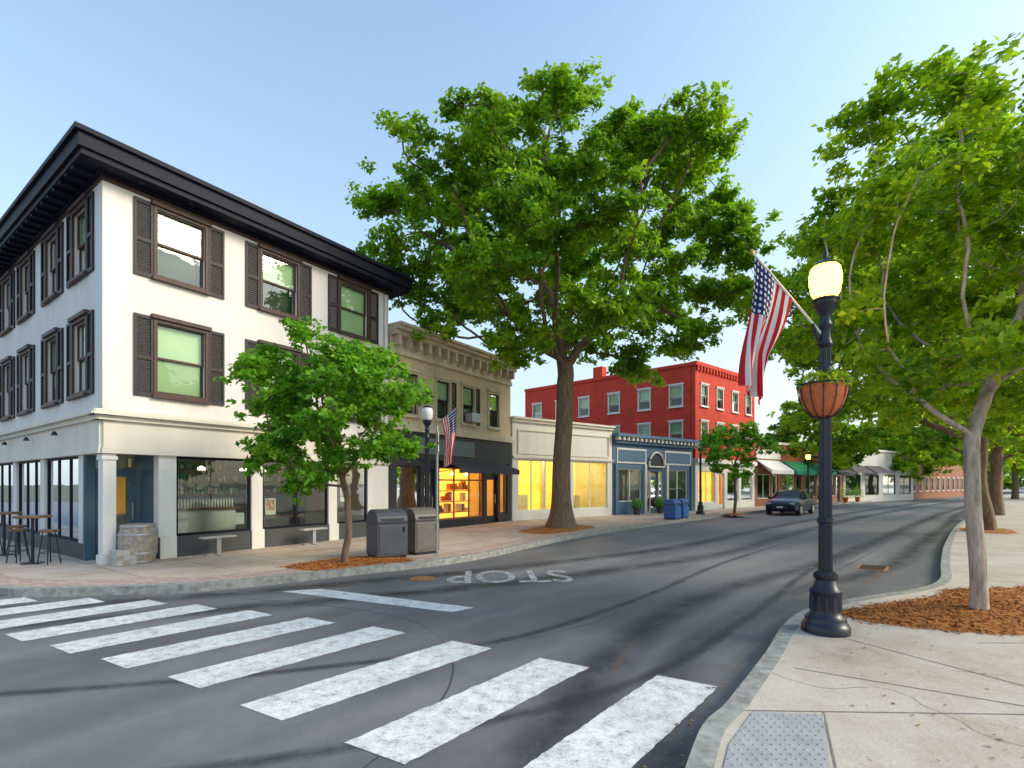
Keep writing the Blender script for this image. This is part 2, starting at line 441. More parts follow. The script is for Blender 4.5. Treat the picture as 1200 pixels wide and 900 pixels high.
strip("kerb", KL, 0.16, 0.012, -0.1, SW+0.006, GRANITE)
strip("kerb", KR, 0.012, 0.14, -0.1, SW+0.006, GRANITE)
def m_pavers():
    m, nt, b = new_mat("pink_pavers")
    p = pos(nt)
    br = N(nt, "ShaderNodeTexBrick"); nt.links.new(p, br.inputs["Vector"])
    br.inputs["Scale"].default_value = 1; br.inputs["Brick Width"].default_value = 0.2; br.inputs["Row Height"].default_value = 0.1
    br.inputs["Mortar Size"].default_value = 0.006
    br.inputs["Color1"].default_value = (0.42, 0.28, 0.23, 1); br.inputs["Color2"].default_value = (0.55, 0.41, 0.35, 1)
    br.inputs["Mortar"].default_value = (0.2, 0.17, 0.15, 1)
    nt.links.new(br.outputs[0], b.inputs["Base Color"]); b.inputs["Roughness"].default_value = 0.85
    return m
PINKP = m_pavers()
strip("paver_band", KL[16:120], 0.75, -0.165, SW-0.05, SW+0.004, PINKP)

JOINT = m_noise("joint_dark", (0.20, 0.18, 0.16), 0.2, 20, 0.95)
def line_strip(parent, a, b, w, z, mat, name="joint"):
    a = Vector((*a, 0)); b = Vector((*b, 0)); t = (b-a).normalized(); n = Vector((-t.y, t.x, 0))*w/2
    v = [(a+n), (a-n), (b-n), (b+n)]
    mesh_obj(name, [(q.x, q.y, z) for q in v], [(0, 1, 2, 3)], mat, parent)
ej = bpy.data.objects.new("pavement_joints", None); COL.objects.link(ej)
for a, b in [((2.62, 4.75), (5.3, 3.1)), ((1.75, 3.86), (4.2, 3.78)), ((4.2, 3.78), (12, 3.5)), ((3.5, 6.05), (4.6, 3.77)), ((5.0, 5.5), (12, 5.45)),
             ((2.33, 3.83), (1.5, 2.2)), ((5.6, 5.5), (4.4, 0.5)), ((7.4, 5.5), (7.0, 0.5)), ((9.3, 8.0), (12.0, 6.0)),
             ((8.6, 9.8), (12.5, 9.0)), ((10.4, 11.9), (15, 11.0)), ((12.3, 14.1), (17, 13.2)), ((14.6, 16.7), (20, 15.7)), ((17.2, 19.5), (23, 18.6)), ((2.2, 2.2), (8, 1.6))]:
    line_strip(ej, a, b, 0.014, SW+0.003, JOINT)
rc = random.Random(12)
for (x, y) in ((3.0, 4.3), (5.2, 4.6), (3.4, 3.2), (8.6, 4.6), (9.6, 9.8)):
    pts = [(x, y)]; an = rc.uniform(0, 6.28)
    for k in range(9):
        an += rc.uniform(-0.6, 0.6); pts.append((pts[-1][0]+math.cos(an)*0.14, pts[-1][1]+math.sin(an)*0.14))
    for a, b in zip(pts[:-1], pts[1:]): line_strip(ej, a, b, 0.005, SW+0.0025, JOINT, "crack")

TACT = m_noise("tactile_grey", (0.34, 0.34, 0.34), 0.15, 8, 0.8)
tp = Thing("tactile_paving")
q = [(1.42, 3.35), (1.80, 3.83), (2.30, 3.78), (1.45, 2.25), (0.85, 2.3)]
tp.add("plate", TACT, [(x, y, SW+0.008) for x, y in q], [(4, 3, 2, 1, 0)])
def inpoly(x, y, poly):
    c = False; j = len(poly)-1
    for i in range(len(poly)):
        xi, yi = poly[i]; xj, yj = poly[j]
        if (yi > y) != (yj > y) and x < (xj-xi)*(y-yi)/(yj-yi)+xi: c = not c
        j = i
    return c
for i in range(40):
    for j in range(40):
        X = 0.8+i*0.06; Y = 2.2+j*0.06
        if inpoly(X-0.02, Y-0.02, q) and inpoly(X+0.02, Y+0.02, q):
            tp.lathe("domes", TACT, [(0.014, 0), (0.009, 0.005)], (X, Y, SW+0.008), 6)
tp.done()

cw = bpy.data.objects.new("crosswalk_marking", None); COL.objects.link(cw)
bars = [((1.64, 4.80), (0.15, 3.0)), ((0.537, 5.29), (-0.95, 3.51)), ((-0.46, 5.88), (-2.03, 4.13)), ((-1.56, 6.49), (-3.06, 4.76)),
        ((-2.59, 6.94), (-4.10, 5.26)), ((-3.61, 7.35), (-5.05, 5.71)), ((-4.60, 7.71), (-5.98, 6.14)), ((-5.55, 8.02), (-6.95, 6.45)),
        ((-6.6, 8.15), (-7.95, 6.75)), ((-7.7, 8.2), (-8.95, 7.05))]
rb = random.Random(4)
for i, (a, b) in enumerate(bars):
    a = Vector((*a, 0)); b = Vector((*b, 0)); ax = Vector((0.86, -0.5, 0)); w = 0.28
    L = []; R = []
    for k in range(41):
        t = k/40; c = a.lerp(b, t)
        L.append(c-ax*(w+rb.uniform(-.008, .008))); R.append(c+ax*(w+rb.uniform(-.008, .008)))
    v = L+R; f = [(k, k+1, 41+k+1, 41+k) for k in range(40)]
    mesh_obj("bar_%d" % i, [(q_.x, q_.y, 0.005) for q_ in v], f, PAINT, cw)
sheet("stop_line_marking", [(-3.35, 9.0), (-0.56, 7.63), (-0.86, 7.36), (-3.95, 8.78)], 0.005, PAINT)
fc = bpy.data.curves.new("stop_text", 'FONT'); fc.body = "STOP"; fc.size = 1.0; fc.align_x = 'CENTER'; fc.align_y = 'CENTER'; fc.offset = 0.012
fo = bpy.data.objects.new("tmp", fc); COL.objects.link(fo)
bpy.context.view_layer.update()
tm = bpy.data.meshes.new_from_object(fo.evaluated_get(bpy.context.evaluated_depsgraph_get()))
bpy.data.objects.remove(fo)
tm.materials.clear(); tm.materials.append(PAINTW)
so = bpy.data.objects.new("road_lettering", tm); COL.objects.link(so)
so.location = (-0.05, 10.3, 0.006); so.rotation_euler = (0, 0, math.radians(184)); so.scale = (1.03, 1.85, 1)

TAR = m_noise("tar_seal", (0.06, 0.061, 0.067), 0.3, 20, 0.5)
tarp = bpy.data.objects.new("road_tar_seams", None); COL.objects.link(tarp)
def tar(pts, w): strip("tar_seam", spline(pts, 10), w/2, w/2, -0.002, 0.002, TAR, tarp)
tar([(-1.5, 2.2), (-0.6, 4.4), (-0.9, 6.2), (-2.0, 7.4), (-4.4, 8.3)], 0.016)
tar([(3.1, 7.2), (5.6, 9.6), (9.5, 13.6), (14, 18.6)], 0.025)
tar([(0.2, 6.1), (1.4, 7.2), (2.0, 8.8), (1.8, 11)], 0.012)
TY = m_tyre("tyre_rubber_film", (0.04, 0.042, 0.05), 0.82); DUST = m_tyre("dust_film", (0.34, 0.335, 0.335), 0.5); RUSTF = m_tyre("rust_stain", (0.35, 0.18, 0.08), 0.45)
tm_ = bpy.data.objects.new("tyre_marks", None); COL.objects.link(tm_)
z = 0.0030
for pts, w, m_ in [([(60, 66), (30, 38.5), (18, 27), (10, 18.5), (6, 14), (2.5, 11.2), (-1.5, 8.8), (-6, 6.9), (-12, 5.2)], 0.8, TY),
                   ([(60, 68), (30, 40.5), (17, 28), (9, 19.5), (5, 15.2), (1.5, 12.4), (-2.2, 10.0), (-7, 7.7), (-13, 6.3)], 0.8, TY),
                   ([(58, 62), (30, 35), (20, 25), (12, 16.8), (7.5, 12.2), (4.2, 9.4), (2.0, 7.0), (0.2, 3.5), (-1.2, -2)], 0.7, TY),
                   ([(58, 60.5), (30, 34), (21, 24.5), (13.2, 16.4), (8.6, 11.6), (5.2, 8.9), (2.6, 6.4), (0.9, 3.3), (-0.4, -2)], 0.65, TY),
                   ([(58, 64), (29, 36.8), (19, 26.2), (11, 17.7), (6.7, 13.1), (3.3, 10.2), (0.2, 7.6), (-2.2, 4.0), (-4, -2)], 1.2, DUST),
                   ([(6.9, 9.9), (5.0, 8.6), (3.6, 7.5), (2.6, 6.1), (1.5, 4.4)], 0.8, DUST),
                   ([(-8, 4.2), (-4, 4.6), (-0.5, 5.8), (2.0, 8.2), (4.8, 11.8), (9, 16.5)], 0.2, TY), ([(-8, 2.8), (-3.4, 3.0), (0.6, 4.4), (3.2, 7.0), (6, 10.5), (10, 15)], 0.2, TY),
                   ([(0.95, 4.95), (1.2, 5.5), (1.5, 6.1)], 0.10, RUSTF), ([(7.9, 10.9), (7.3, 10.2), (6.5, 9.4)], 0.3, RUSTF)]:
    film("track", spline(pts, 10), w, z, m_, tm_); z += 0.00013
dg = Thing("storm_drain", (8.2, 11.35, 0))
RUST = m_noise("rusty_iron", (0.32, 0.14, 0.05), 0.4, 12, 0.8)
FD = Frame((7.7, 11.0), (1, 1.15))
dg.box("frame", RUST, FD, 0, 0.75, -0.28, 0.28, -0.02, 0.006)
for k in range(8): dg.box("bars", IRON, FD, 0.05+k*0.09, 0.08+k*0.09, -0.22, 0.22, 0.0, 0.012)
dg.done()
mh = Thing("manhole_cover", (-1.2, 9.7, 0)); mh.lathe("cover", RUST, [(0.24, 0.0), (0.24, 0.0065), (0.22, 0.008)], (-1.75, 10.0, 0), 28); mh.done()

# ------------------------------------------------------------------ mulch beds
def mulch_bed(pts, h=0.07, chips=900, seed=1):
    rng = random.Random(seed)
    P = spline(pts+[pts[0]], 6)[:-1]
    xs = [p[0] for p in P]; ys = [p[1] for p in P]
    cx = sum(xs)/len(xs); cy = sum(ys)/len(ys)
    v = [(cx, cy, SW+h)]; f = []; n = len(P); R = 9
    for r in range(1, R+1):
        for p in P:
            k = r/R
            jz = rng.uniform(-0.012, 0.012) if r < R else 0
            v.append((cx+(p[0]-cx)*k, cy+(p[1]-cy)*k, SW+h*(1-k**3)+jz+0.003))
    for i in range(n): f.append((0, 1+i, 1+(i+1) % n))
    for r in range(R-1):
        for i in range(n):
            f.append((1+r*n+i, 1+(r+1)*n+i, 1+(r+1)*n+(i+1) % n, 1+r*n+(i+1) % n))
    e = bpy.data.objects.new("mulch_bed", None); COL.objects.link(e)
    mesh_obj("bed", v, f, MULCH, e, True)
    cv = []; cf = []
    for _ in range(chips):
        a = rng.randrange(n); k = math.sqrt(rng.random())*1.03
        x = cx+(P[a][0]-cx)*k+rng.gauss(0, .06); y = cy+(P[a][1]-cy)*k+rng.gauss(0, .06); z = SW+h*max(0, 1-k**3)+0.012
        an = rng.uniform(0, 6.28); L = rng.uniform(.015, .04); W = rng.uniform(.005, .012)
        d = Vector((math.cos(an), math.sin(an), rng.uniform(-.4, .4)))*L; s = Vector((-math.sin(an), math.cos(an), rng.uniform(-.5, .5)))*W
        c = Vector((x, y, z)); o = len(cv)
        cv += [c-d-s, c+d-s, c+d+s, c-d+s]; cf.append((o, o+1, o+2, o+3))
    mesh_obj("chips", cv, cf, MULCH, e)
mulch_bed([(4.25, 6.75), (5.2, 7.2), (6.5, 7.75), (7.3, 8.3), (9.6, 8.3), (10.2, 6.6), (8, 5.75), (5.9, 5.75), (4.6, 6.2)], 0.05, 8000, 1)
mulch_bed([(-4.75, 10.55), (-3.9, 10.1), (-2.9, 10.85), (-2.25, 11.35), (-2.8, 12.0), (-4.0, 11.6)], 0.05, 2400, 2)
mulch_bed([(0.2, 18.2), (1.2, 17.4), (2.6, 19.0), (3.3, 20.4), (2.4, 21.2), (1.0, 20.2)], 0.08, 1000, 3)
mulch_bed([(16.2, 18.0), (17.0, 17.4), (18.3, 18.8), (18.2, 19.9), (17.0, 19.5)], 0.06, 500, 4)
mulch_bed([(11.8, 28.0), (12.4, 27.7), (13.2, 28.7), (12.8, 29.3), (12.0, 28.9)], 0.05, 200, 5)

# ------------------------------------------------------------------ building helpers
def sash_window(T, F, u0, u1, z0, z1, w=0.0, frame=None, sash=None, blind=0.55, sill=True, hood=True):
    fr = 0.07
    frame = frame or FRAMEB; sash = sash or frame
    T.box("window_casings", frame, F, u0-fr, u0, w-0.02, w+0.05, z0-fr, z1+fr)
    T.box("window_casings", frame, F, u1, u1+fr, w-0.02, w+0.05, z0-fr, z1+fr)
    T.box("window_casings", frame, F, u0, u1, w-0.02, w+0.048, z1, z1+fr)
    T.box("window_casings", frame, F, u0, u1, w-0.02, w+0.048, z0-fr, z0)
    if hood: T.box("window_hoods", frame, F, u0-fr-0.05, u1+fr+0.05, w+0.0, w+0.10, z1+fr+0.002, z1+fr+0.09)
    if sill: T.box("window_sills", frame, F, u0-fr-0.04, u1+fr+0.04, w, w+0.11, z0-fr-0.06, z0-fr-0.002)
    zm = (z0+z1)/2; s = 0.045
    for (a, b, dw) in ((z0, zm+0.02, -0.09), (zm-0.02, z1, -0.05)):
        T.box("sashes", sash, F, u0, u0+s, w+dw-0.035, w+dw, a, b); T.box("sashes", sash, F, u1-s, u1, w+dw-0.035, w+dw, a, b)
        T.box("sashes", sash, F, u0+s, u1-s, w+dw-0.034, w+dw-0.001, a, a+s); T.box("sashes", sash, F, u0+s, u1-s, w+dw-0.034, w+dw-0.001, b-s, b)
        T.add("window_glass", GLASSU, [F.P(u0+s, w+dw-0.018, a+s), F.P(u1-s, w+dw-0.018, a+s), F.P(u1-s, w+dw-0.018, b-s), F.P(u0+s, w+dw-0.018, b-s)], [(0, 1, 2, 3)])
    zb = z1-(z1-z0)*blind
    T.box("window_blinds", BLIND, F, u0, u1, w-0.14, w-0.13, zb, z1)
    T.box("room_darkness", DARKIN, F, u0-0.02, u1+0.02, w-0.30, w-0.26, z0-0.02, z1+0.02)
def shutter(T, F, u0, u1, z0, z1, w=0.0):
    s = 0.05
    T.box("shutters", SHUT, F, u0, u0+s, w+0.003, w+0.045, z0, z1); T.box("shutters", SHUT, F, u1-s, u1, w+0.003, w+0.045, z0, z1)
    zm = z0+(z1-z0)*0.48
    for a, b in ((z0, z0+0.09), (zm-0.04, zm+0.04), (z1-0.07, z1)): T.box("shutters", SHUT, F, u0+s, u1-s, w+0.003, w+0.043, a, b)
    for lo, hi in ((z0+0.09, zm-0.04), (zm+0.04, z1-0.07)):
        n = int((hi-lo)/0.055)
        for k in range(n):
            z = lo+(hi-lo)*(k+0.5)/n
            v = [F.P(u0+s, w+0.006, z+0.02), F.P(u1-s, w+0.006, z+0.02), F.P(u1-s, w+0.036, z-0.022), F.P(u0+s, w+0.036, z-0.022)]
            T.add("louvres", SHUT, v, [(0, 1, 2, 3)])
def shop_window(T, F, u0, u1, z0, z1, w=-0.06, mat=None, mull=(), transom=None, fr=0.06, glass=None):
    mat = mat or BLACKT; nm = "shopfront_frames_"+mat.name
    T.box(nm, mat, F, u0, u0+fr, w-0.06, w, z0, z1); T.box(nm, mat, F, u1-fr, u1, w-0.06, w, z0, z1)
    T.box(nm, mat, F, u0+fr, u1-fr, w-0.058, w-0.002, z0, z0+fr); T.box(nm, mat, F, u0+fr, u1-fr, w-0.058, w-0.002, z1-fr, z1)
    for m_ in mull: T.box(nm, mat, F, m_-fr/2, m_+fr/2, w-0.056, w-0.004, z0+fr, z1-fr)
    if transom: T.box(nm, mat, F, u0+fr, u1-fr, w-0.054, w-0.006, transom-fr/2, transom+fr/2)
    T.add("shop_glass", glass or GLASS, [F.P(u0+fr, w-0.03, z0+fr), F.P(u1-fr, w-0.03, z0+fr), F.P(u1-fr, w-0.03, z1-fr), F.P(u0+fr, w-0.03, z1-fr)], [(0, 1, 2, 3)])
def door(T, F, u0, u1, z0, z1, w, mat, glass=True, z_tr=None):
    s = 0.12; zt = z_tr or z1; nm = "doors_"+mat.name
    T.box(nm, mat, F, u0, u0+s, w-0.05, w, z0, zt); T.box(nm, mat, F, u1-s, u1, w-0.05, w, z0, zt)
    T.box(nm, mat, F, u0+s, u1-s, w-0.048, w-0.002, z0, z0+0.3); T.box(nm, mat, F, u0+s, u1-s, w-0.048, w-0.002, zt-s, zt)
    T.add("door_glass", GLASS, [F.P(u0+s, w-0.03, z0+0.3), F.P(u1-s, w-0.03, z0+0.3), F.P(u1-s, w-0.03, zt-s), F.P(u0+s, w-0.03, zt-s)], [(0, 1, 2, 3)])
    T.box("door_handles", STEEL, F, u1-0.09, u1-0.06, w+0.02, w+0.045, z0+0.85, z0+1.25)
    if z_tr:
        T.add("door_glass", GLASS, [F.P(u0, w-0.03, zt+0.05), F.P(u1, w-0.03, zt+0.05), F.P(u1, w-0.03, z1), F.P(u0, w-0.03, z1)], [(0, 1, 2, 3)])
        T.box(nm, mat, F, u0, u1, w-0.05, w, zt+0.001, zt+0.05)
def shell(T, F, L, D, H, mat, inner=None, back=3.0, zc=3.0, lights=0, lampmat=None, floor=WOODF):
    t = 0.25
    T.box("side_walls", mat, F, 0.0, t, -D, -t-0.001, -0.1, H-0.02)
    T.box("side_walls", mat, F, L-t, L, -D, -t-0.001, -0.1, H-0.02)
    T.box("back_wall", mat, F, t, L-t, -D, -D+t, -0.1, H-0.02)
    T.box("roof_deck", ROOFM, F, t, L-t, -D+t, -t-0.001, H-0.5, H-0.35)
    if inner:
        T.box("interior_walls", inner, F, t+0.002, L-t-0.002, -back-0.1, -back, SW+0.01, zc)
        T.box("interior_ceiling", inner, F, t+0.002, L-t-0.002, -back, -t-0.01, zc, zc+0.1)
        T.box("interior_floor", floor, F, t+0.002, L-t-0.002, -back, -t-0.01, SW, SW+0.02)
        for k in range(lights):
            u = L*(k+0.5)/lights
            T.box("ceiling_lamps", lampmat or LAMPW, F, u-0.25, u+0.25, -back*0.55-0.15, -back*0.55+0.15, zc-0.06, zc-0.02)

# ------------------------------------------------------------------ corner building
B1 = Thing("white_corner_building", (-8.64, 10.8, 0))
F = Frame((-8.64, 10.8), (0.667, 1)); L1 = 7.98
G = Frame((-8.64, 10.8), (-1.39, 1), flip=True); L2 = 13.0
wz = [(3.93, 5.52), (6.60, 8.08)]
cent = [1.53, 4.02, 6.54]; hw = 0.52
B1.wall("upper_walls", STUCCO, F, 0, L1, 3.42, 8.4, -0.25, 0, [(c-hw, c+hw, a, b) for c in cent for a, b in wz])
cg = [1.42, 3.62, 6.2, 8.4, 11.0]; hg = 0.47
B1.wall("upper_walls", STUCCO, G, 0.26, L2, 3.42, 8.4, -0.25, 0, [(c-hg, c+hg, a, b) for c in cg for a, b in wz])
for FF, cs, h in ((F, cent, hw), (G, cg, hg)):
    for ci, c in enumerate(cs):
        for wi, (a, b) in enumerate(wz):
            sash_window(B1, FF, c-h, c+h, a, b, blind=[0.97, 0.55, 0.75, 0.52, 0.97][(ci*2+wi) % 5])
            shutter(B1, FF, c-h-0.08-0.37, c-h-0.08, a-0.12, b+0.1); shutter(B1, FF, c+h+0.08, c+h+0.08+0.37, a-0.12, b+0.1)
C1 = F.P(L1, 0, 0); C3 = G.P(L2, 0, 0)
FE = Frame((C1.x, C1.y), (-1.39, 1)); B1.box("rear_walls", STUCCO, FE, 0.26, L2, -0.25, 0, 0, 8.39)
FB = Frame((C3.x, C3.y), (0.667, 1)); B1.box("rear_walls", STUCCO, FB, 0, L1, 0, 0.25, 0, 8.38)
def quadprism(T, name, mat, pts, z0, z1):
    v = [(p[0], p[1], z0) for p in pts]+[(p[0], p[1], z1) for p in pts]
    T.add(name, mat, v, [(3, 2, 1, 0), (4, 5, 6, 7), (0, 1, 5, 4), (1, 2, 6, 5), (2, 3, 7, 6), (3, 0, 4, 7)])
def corner_ring(w):
    a = F.n; b = G.n
    base = [Vector((-8.64, 10.8, 0)), C1, C1+G.d*L2, C3]
    return [base[0]+a*w+b*w, base[1]+a*w+F.d*w, base[2]-b*w+F.d*w, base[3]+b*w+G.d*w]
quadprism(B1, "eaves_soffit", BLACKT, corner_ring(0.50), 8.40, 8.52)
quadprism(B1, "eaves_fascia", BLACKT, corner_ring(0.56), 8.522, 8.80)
quadprism(B1, "eaves_gutter", BLACKT, corner_ring(0.63), 8.802, 8.90)
quadprism(B1, "roof", ROOFM, corner_ring(0.4), 8.902, 9.0)
quadprism(B1, "frieze_board", FRAMEB, corner_ring(0.035), 8.26, 8.398)
quadprism(B1, "bed_moulding", BLACKT, corner_ring(0.12), 8.34, 8.399)
for k in range(29): B1.box("eaves_brackets", BLACKT, G, 0.1+k*0.46, 0.22+k*0.46, 0.121, 0.46, 8.34, 8.399)
for k in range(8): B1.lathe("soffit_vents", SHUT, [(0.05, 0), (0.05, 0.02)], F.P(0.6+k*1.0, 0.3, 8.382), 10)
for FF, LL in ((F, L1), (G, L2)):
    B1.box("belt_frieze", TRIMW, FF, 0.0, LL, -0.25, 0.06, 2.62, 3.20, 0)
    B1.box("belt_cornice", TRIMW, FF, -0.12, LL, -0.2, 0.14, 3.202, 3.30)
    B1.box("belt_cornice", TRIMW, FF, -0.22, LL, -0.2, 0.24, 3.302, 3.36)
    B1.box("belt_cornice", TRIMW, FF, -0.17, LL, -0.2, 0.19, 3.362, 3.418)
    B1.box("belt_architrave", TRIMW, FF, -0.03, LL, -0.2, 0.085, 2.50, 2.618)
B1.wall("shopfront_piers", WHITEP, F, 1.05, L1, 0.62, 2.5, -0.25, 0, [(1.42, 3.22, 0.62, 2.5), (3.52, 5.60, 0.62, 2.5), (5.90, 7.1, 0.62, 2.5)])
B1.box("plinth", GREYP, F, 1.05, L1, -0.25, 0.02, 0.05, 0.618)
for u in (1.235, 3.37, 5.75, 7.54): B1.box("pier_plinths", WHITEP, F, u-0.17, u+0.17, 0.021, 0.06, SW, 0.64)
shop_window(B1, F, 1.42, 3.22, 0.62, 2.5, mat=BLACKT)
shop_window(B1, F, 3.52, 5.60, 0.62, 2.5, mat=BLACKT, mull=(4.56,))
shop_window(B1, F, 5.90, 7.1, 0.62, 2.5, mat=BLACKT)
B1.box("corner_column", WHITEP, F, 0.0, 0.24, -0.24, 0.02, SW+0.2, 2.5, 0.01)
B1.box("corner_column", WHITEP, F, -0.03, 0.27, -0.27, 0.05, SW, SW+0.198, 0.01)
B1.box("corner_column", WHITEP, F, -0.025, 0.265, -0.265, 0.045, 2.36, 2.44, 0.01)
B1.box("recess_wall", TEAL, F, 1.05, 1.25, -1.3, -0.252, SW, 2.62)
B1.box("recess_ceiling", WHITEP, F, 0.02, 1.05, -1.3, -0.255, 2.55, 2.6)
door(B1, F, 0.22, 0.98, SW+0.02, 2.5, -1.05, TEAL, z_tr=2.15)
B1.box("recess_wall", TEAL, F, 0.0, 0.2, -1.12, -1.03, SW, 2.55)
NOTICE = m_noise("yellow_notice", (0.85, 0.42, 0.05), 0.1, 9, 0.7, bs=0)
B1.box("door_notices", NOTICE, F, 0.42, 0.78, -1.052, -1.046, 1.15, 2.0)
POSTC = m_noise("poster_print", (0.55, 0.30, 0.18), 0.9, 14, 0.7, bs=0)
B1.box("window_posters", WHITEP, F, 3.66, 3.96, -0.112, -0.108, 1.0, 1.45); B1.box("poster_prints", POSTC, F, 3.69, 3.93, -0.1079, -0.1065, 1.12, 1.42)
B1.box("window_posters", WHITEP, F, 6.1, 6.4, -0.112, -0.108, 1.3, 1.72); B1.box("poster_prints", POSTC, F, 6.13, 6.37, -0.1079, -0.1065, 1.42, 1.69)
B1.box("window_posters", WHITEP, F, 2.86, 3.08, -0.112, -0.108, 0.8, 1.1)
B1.wall("shopfront_piers", WHITEP, G, 1.1, L2, 0.5, 2.5, -0.25, 0, [(1.6, 4.4, 0.5, 2.5), (4.8, 7.4, 0.5, 2.5), (7.8, 10.6, 0.5, 2.5)])
B1.box("plinth", GREYP, G, 1.1, L2, -0.25, 0.02, 0.05, 0.498)
shop_window(B1, G, 1.6, 4.4, 0.5, 2.5, mull=(2.5, 3.45)); shop_window(B1, G, 4.8, 7.4, 0.5, 2.5, mull=(5.6, 6.5)); shop_window(B1, G, 7.8, 10.6, 0.5, 2.5, mull=(8.7, 9.7))
quadprism(B1, "interior_floor", WOODF, corner_ring(-0.26), SW, SW+0.02)
quadprism(B1, "interior_ceiling", INGREY, corner_ring(-0.26), 2.75, 2.85)
B1.box("interior_partition", INGREY, F, 1.5, L1-0.3, -4.3, -4.2, SW+0.02, 2.7)
B1.box("bar_counter", WHITEP, F, 1.6, 3.6, -1.9, -1.5, SW+0.02, 1.15)
B1.box("bar_counter_top", WOODF, F, 1.5, 3.7, -2.0, -1.4, 1.152, 1.2)
for sh in (1.5, 1.9, 2.3):
    B1.box("shelves", WOODF, F, 1.8, 7.2, -4.19, -3.95, sh, sh+0.03)
    for k in range(46):
        u = 1.9+k*0.115+random.uniform(-.03, .03); hh = random.uniform(.10, .28)
        kk = random.randrange(3)
        B1.box(["jars", "bottles", "tins"][kk], [WHITEP, INGREY, GREENA][kk], F, u, u+0.06, -4.12, -4.05, sh+0.031, sh+0.03+hh)
for k in range(26):
    u = 1.6+k*0.078; B1.lathe("glassware", WHITEP, [(0.022, 0), (0.025, 0.1+0.1*random.random()), (0.008, 0.24)], F.P(u, -1.6, 1.202), 8)
for k, u in enumerate((2.0, 3.0, 4.2, 5.0, 6.4)):
    B1.lathe("pendant_lamps", LAMPW, [(0.02, 0.1), (0.09, 0.05), (0.1, 0)], F.P(u, -2.2, 2.25), 12)
    B1.tube("pendant_cords", IRON, [F.P(u, -2.2, 2.35), F.P(u, -2.2, 2.75)], 0.008, 5)
for u in (1.5, 3.0, 5.0, 6.5, 9.0): B1.box("ceiling_lamps", LAMPW, G, u, u+0.3, -1.8, -1.5, 2.7, 2.74)
for u in (4.1, 5.0, 6.4):
    B1.lathe("tables", WOODF, [(0.2, 0), (0.03, 0.03), (0.03, 0.7), (0.36, 0.72), (0.36, 0.75)], F.P(u, -0.9, SW+0.02), 16)
B1.tube("downpipe", WHITEP, [F.P(7.8, 0.07, 3.45), F.P(7.8, 0.07, 8.2)], 0.05, 8)
for u in (2.6, 5.2, 7.7): B1.lathe("sign_lamps", IRON, [(0.02, 0.1), (0.05, 0.06), (0.07, 0)], G.P(u, 0.2, 3.0), 10)
B1.done()

# ------------------------------------------------------------------ tan building
B2 = Thing("tan_building", (-4.21, 17.44, 0))
F = Frame((-4.19, 17.47), (0.667, 1)); L = 7.42
shell(B2, F, L, 10, 7.0, TANT, ORIN, 2.2, 2.7, 3)
wc = [1.0, 2.75, 4.3, 6.1]
B2.wall("upper_wall", TANP, F, 0, L, 4.02, 7.0, -0.25, 0, [(c-.38, c+.38, 4.35, 5.8) for c in wc])
for c in wc: sash_window(B2, F, c-.38, c+.38, 4.35, 5.8, frame=TANT, sash=SHUT, blind=0.5)
for c in wc[1:3]:
    shutter(B2, F, c+0.46, c+0.76, 4.3, 5.85)
B2.box("cornice", TANT, F, -0.0, L, -0.25, 0.10, 6.35, 6.5); B2.box("cornice", TANT, F, -0.0, L, -0.25, 0.35, 6.95, 7.1)
B2.box("cornice", TANT, F, -0.0, L+0.05, -0.25, 0.50, 7.102, 7.22); B2.box("cornice", TANT, F, -0.0, L+0.1, -0.25, 0.58, 7.222, 7.32)
B2.box("cornice", TANT, F, 0, L, -0.2, 0.05, 6.502, 6.948)
for k in range(15): B2.box("cornice_brackets", TANT, F, 0.15+k*0.5, 0.27+k*0.5, 0.052, 0.33, 6.62, 6.948)
B2.box("air_conditioner", STEEL, F, 4.02, 4.58, 0.05, 0.45, 4.36, 4.72, 0.01)
B2.box("sign_band", BLACKP, F, 0, L, -0.25, 0.08, 2.75, 3.72); B2.box("sign_band_trim", TANT, F, 0, L, -0.25, 0.2, 3.722, 3.84)
B2.box("sign_band_trim", TANT, F, 0, L, -0.25, 0.12, 3.842, 4.018)
B2.box("sign_panel", m_noise("sign_green", (0.10, 0.13, 0.12), 0.1, 3, 0.5), F, 1.0, 4.6, 0.082, 0.11, 2.95, 3.55)
B2.wall("shopfront", BLACKP, F, 0, L, 0, 2.75, -0.25, 0, [(0.35, 1.5, 0.5, 2.5), (1.7, 2.3, SW, 2.4), (2.55, 5.35, 0.45, 2.5), (5.6, 6.45, SW, 2.5), (6.6, 7.2, 0.5, 2.5)])
shop_window(B2, F, 0.35, 1.5, 0.5, 2.5, mat=BLACKP); door(B2, F, 1.7, 2.3, SW, 2.4, -0.1, BLACKP)
TIMB = m_noise("timber_frame", (0.36, 0.14, 0.035), 0.2, 5, 0.5)
shop_window(B2, F, 2.55, 5.35, 0.45, 2.5, mat=TIMB, mull=(3.5, 4.45), transom=2.0); door(B2, F, 5.6, 6.45, SW, 2.5, -0.15, BLACKP, z_tr=2.15)
shop_window(B2, F, 6.6, 7.2, 0.5, 2.5, mat=BLACKP)
for k in range(34):
    u = 2.65+random.random()*2.5; z = random.choice([0.7, 1.15, 1.6]); hh = random.uniform(.12, .38)
    B2.box("goods_%d" % (k % 3), [WHITEP, TERRA, TIMB][k % 3], F, u, u+random.uniform(.06, .2), -0.9, -0.7, z, z+hh)
for z in (0.68, 1.13, 1.58): B2.box("display_shelves", TIMB, F, 2.6, 5.3, -1.0, -0.65, z-0.03, z)
for k in range(3): B2.lathe("window_lamps", LAMPW, [(0.03, 0.12), (0.09, 0.06), (0.03, 0)], F.P(3.0+k*0.9, -0.5, 2.2), 10)
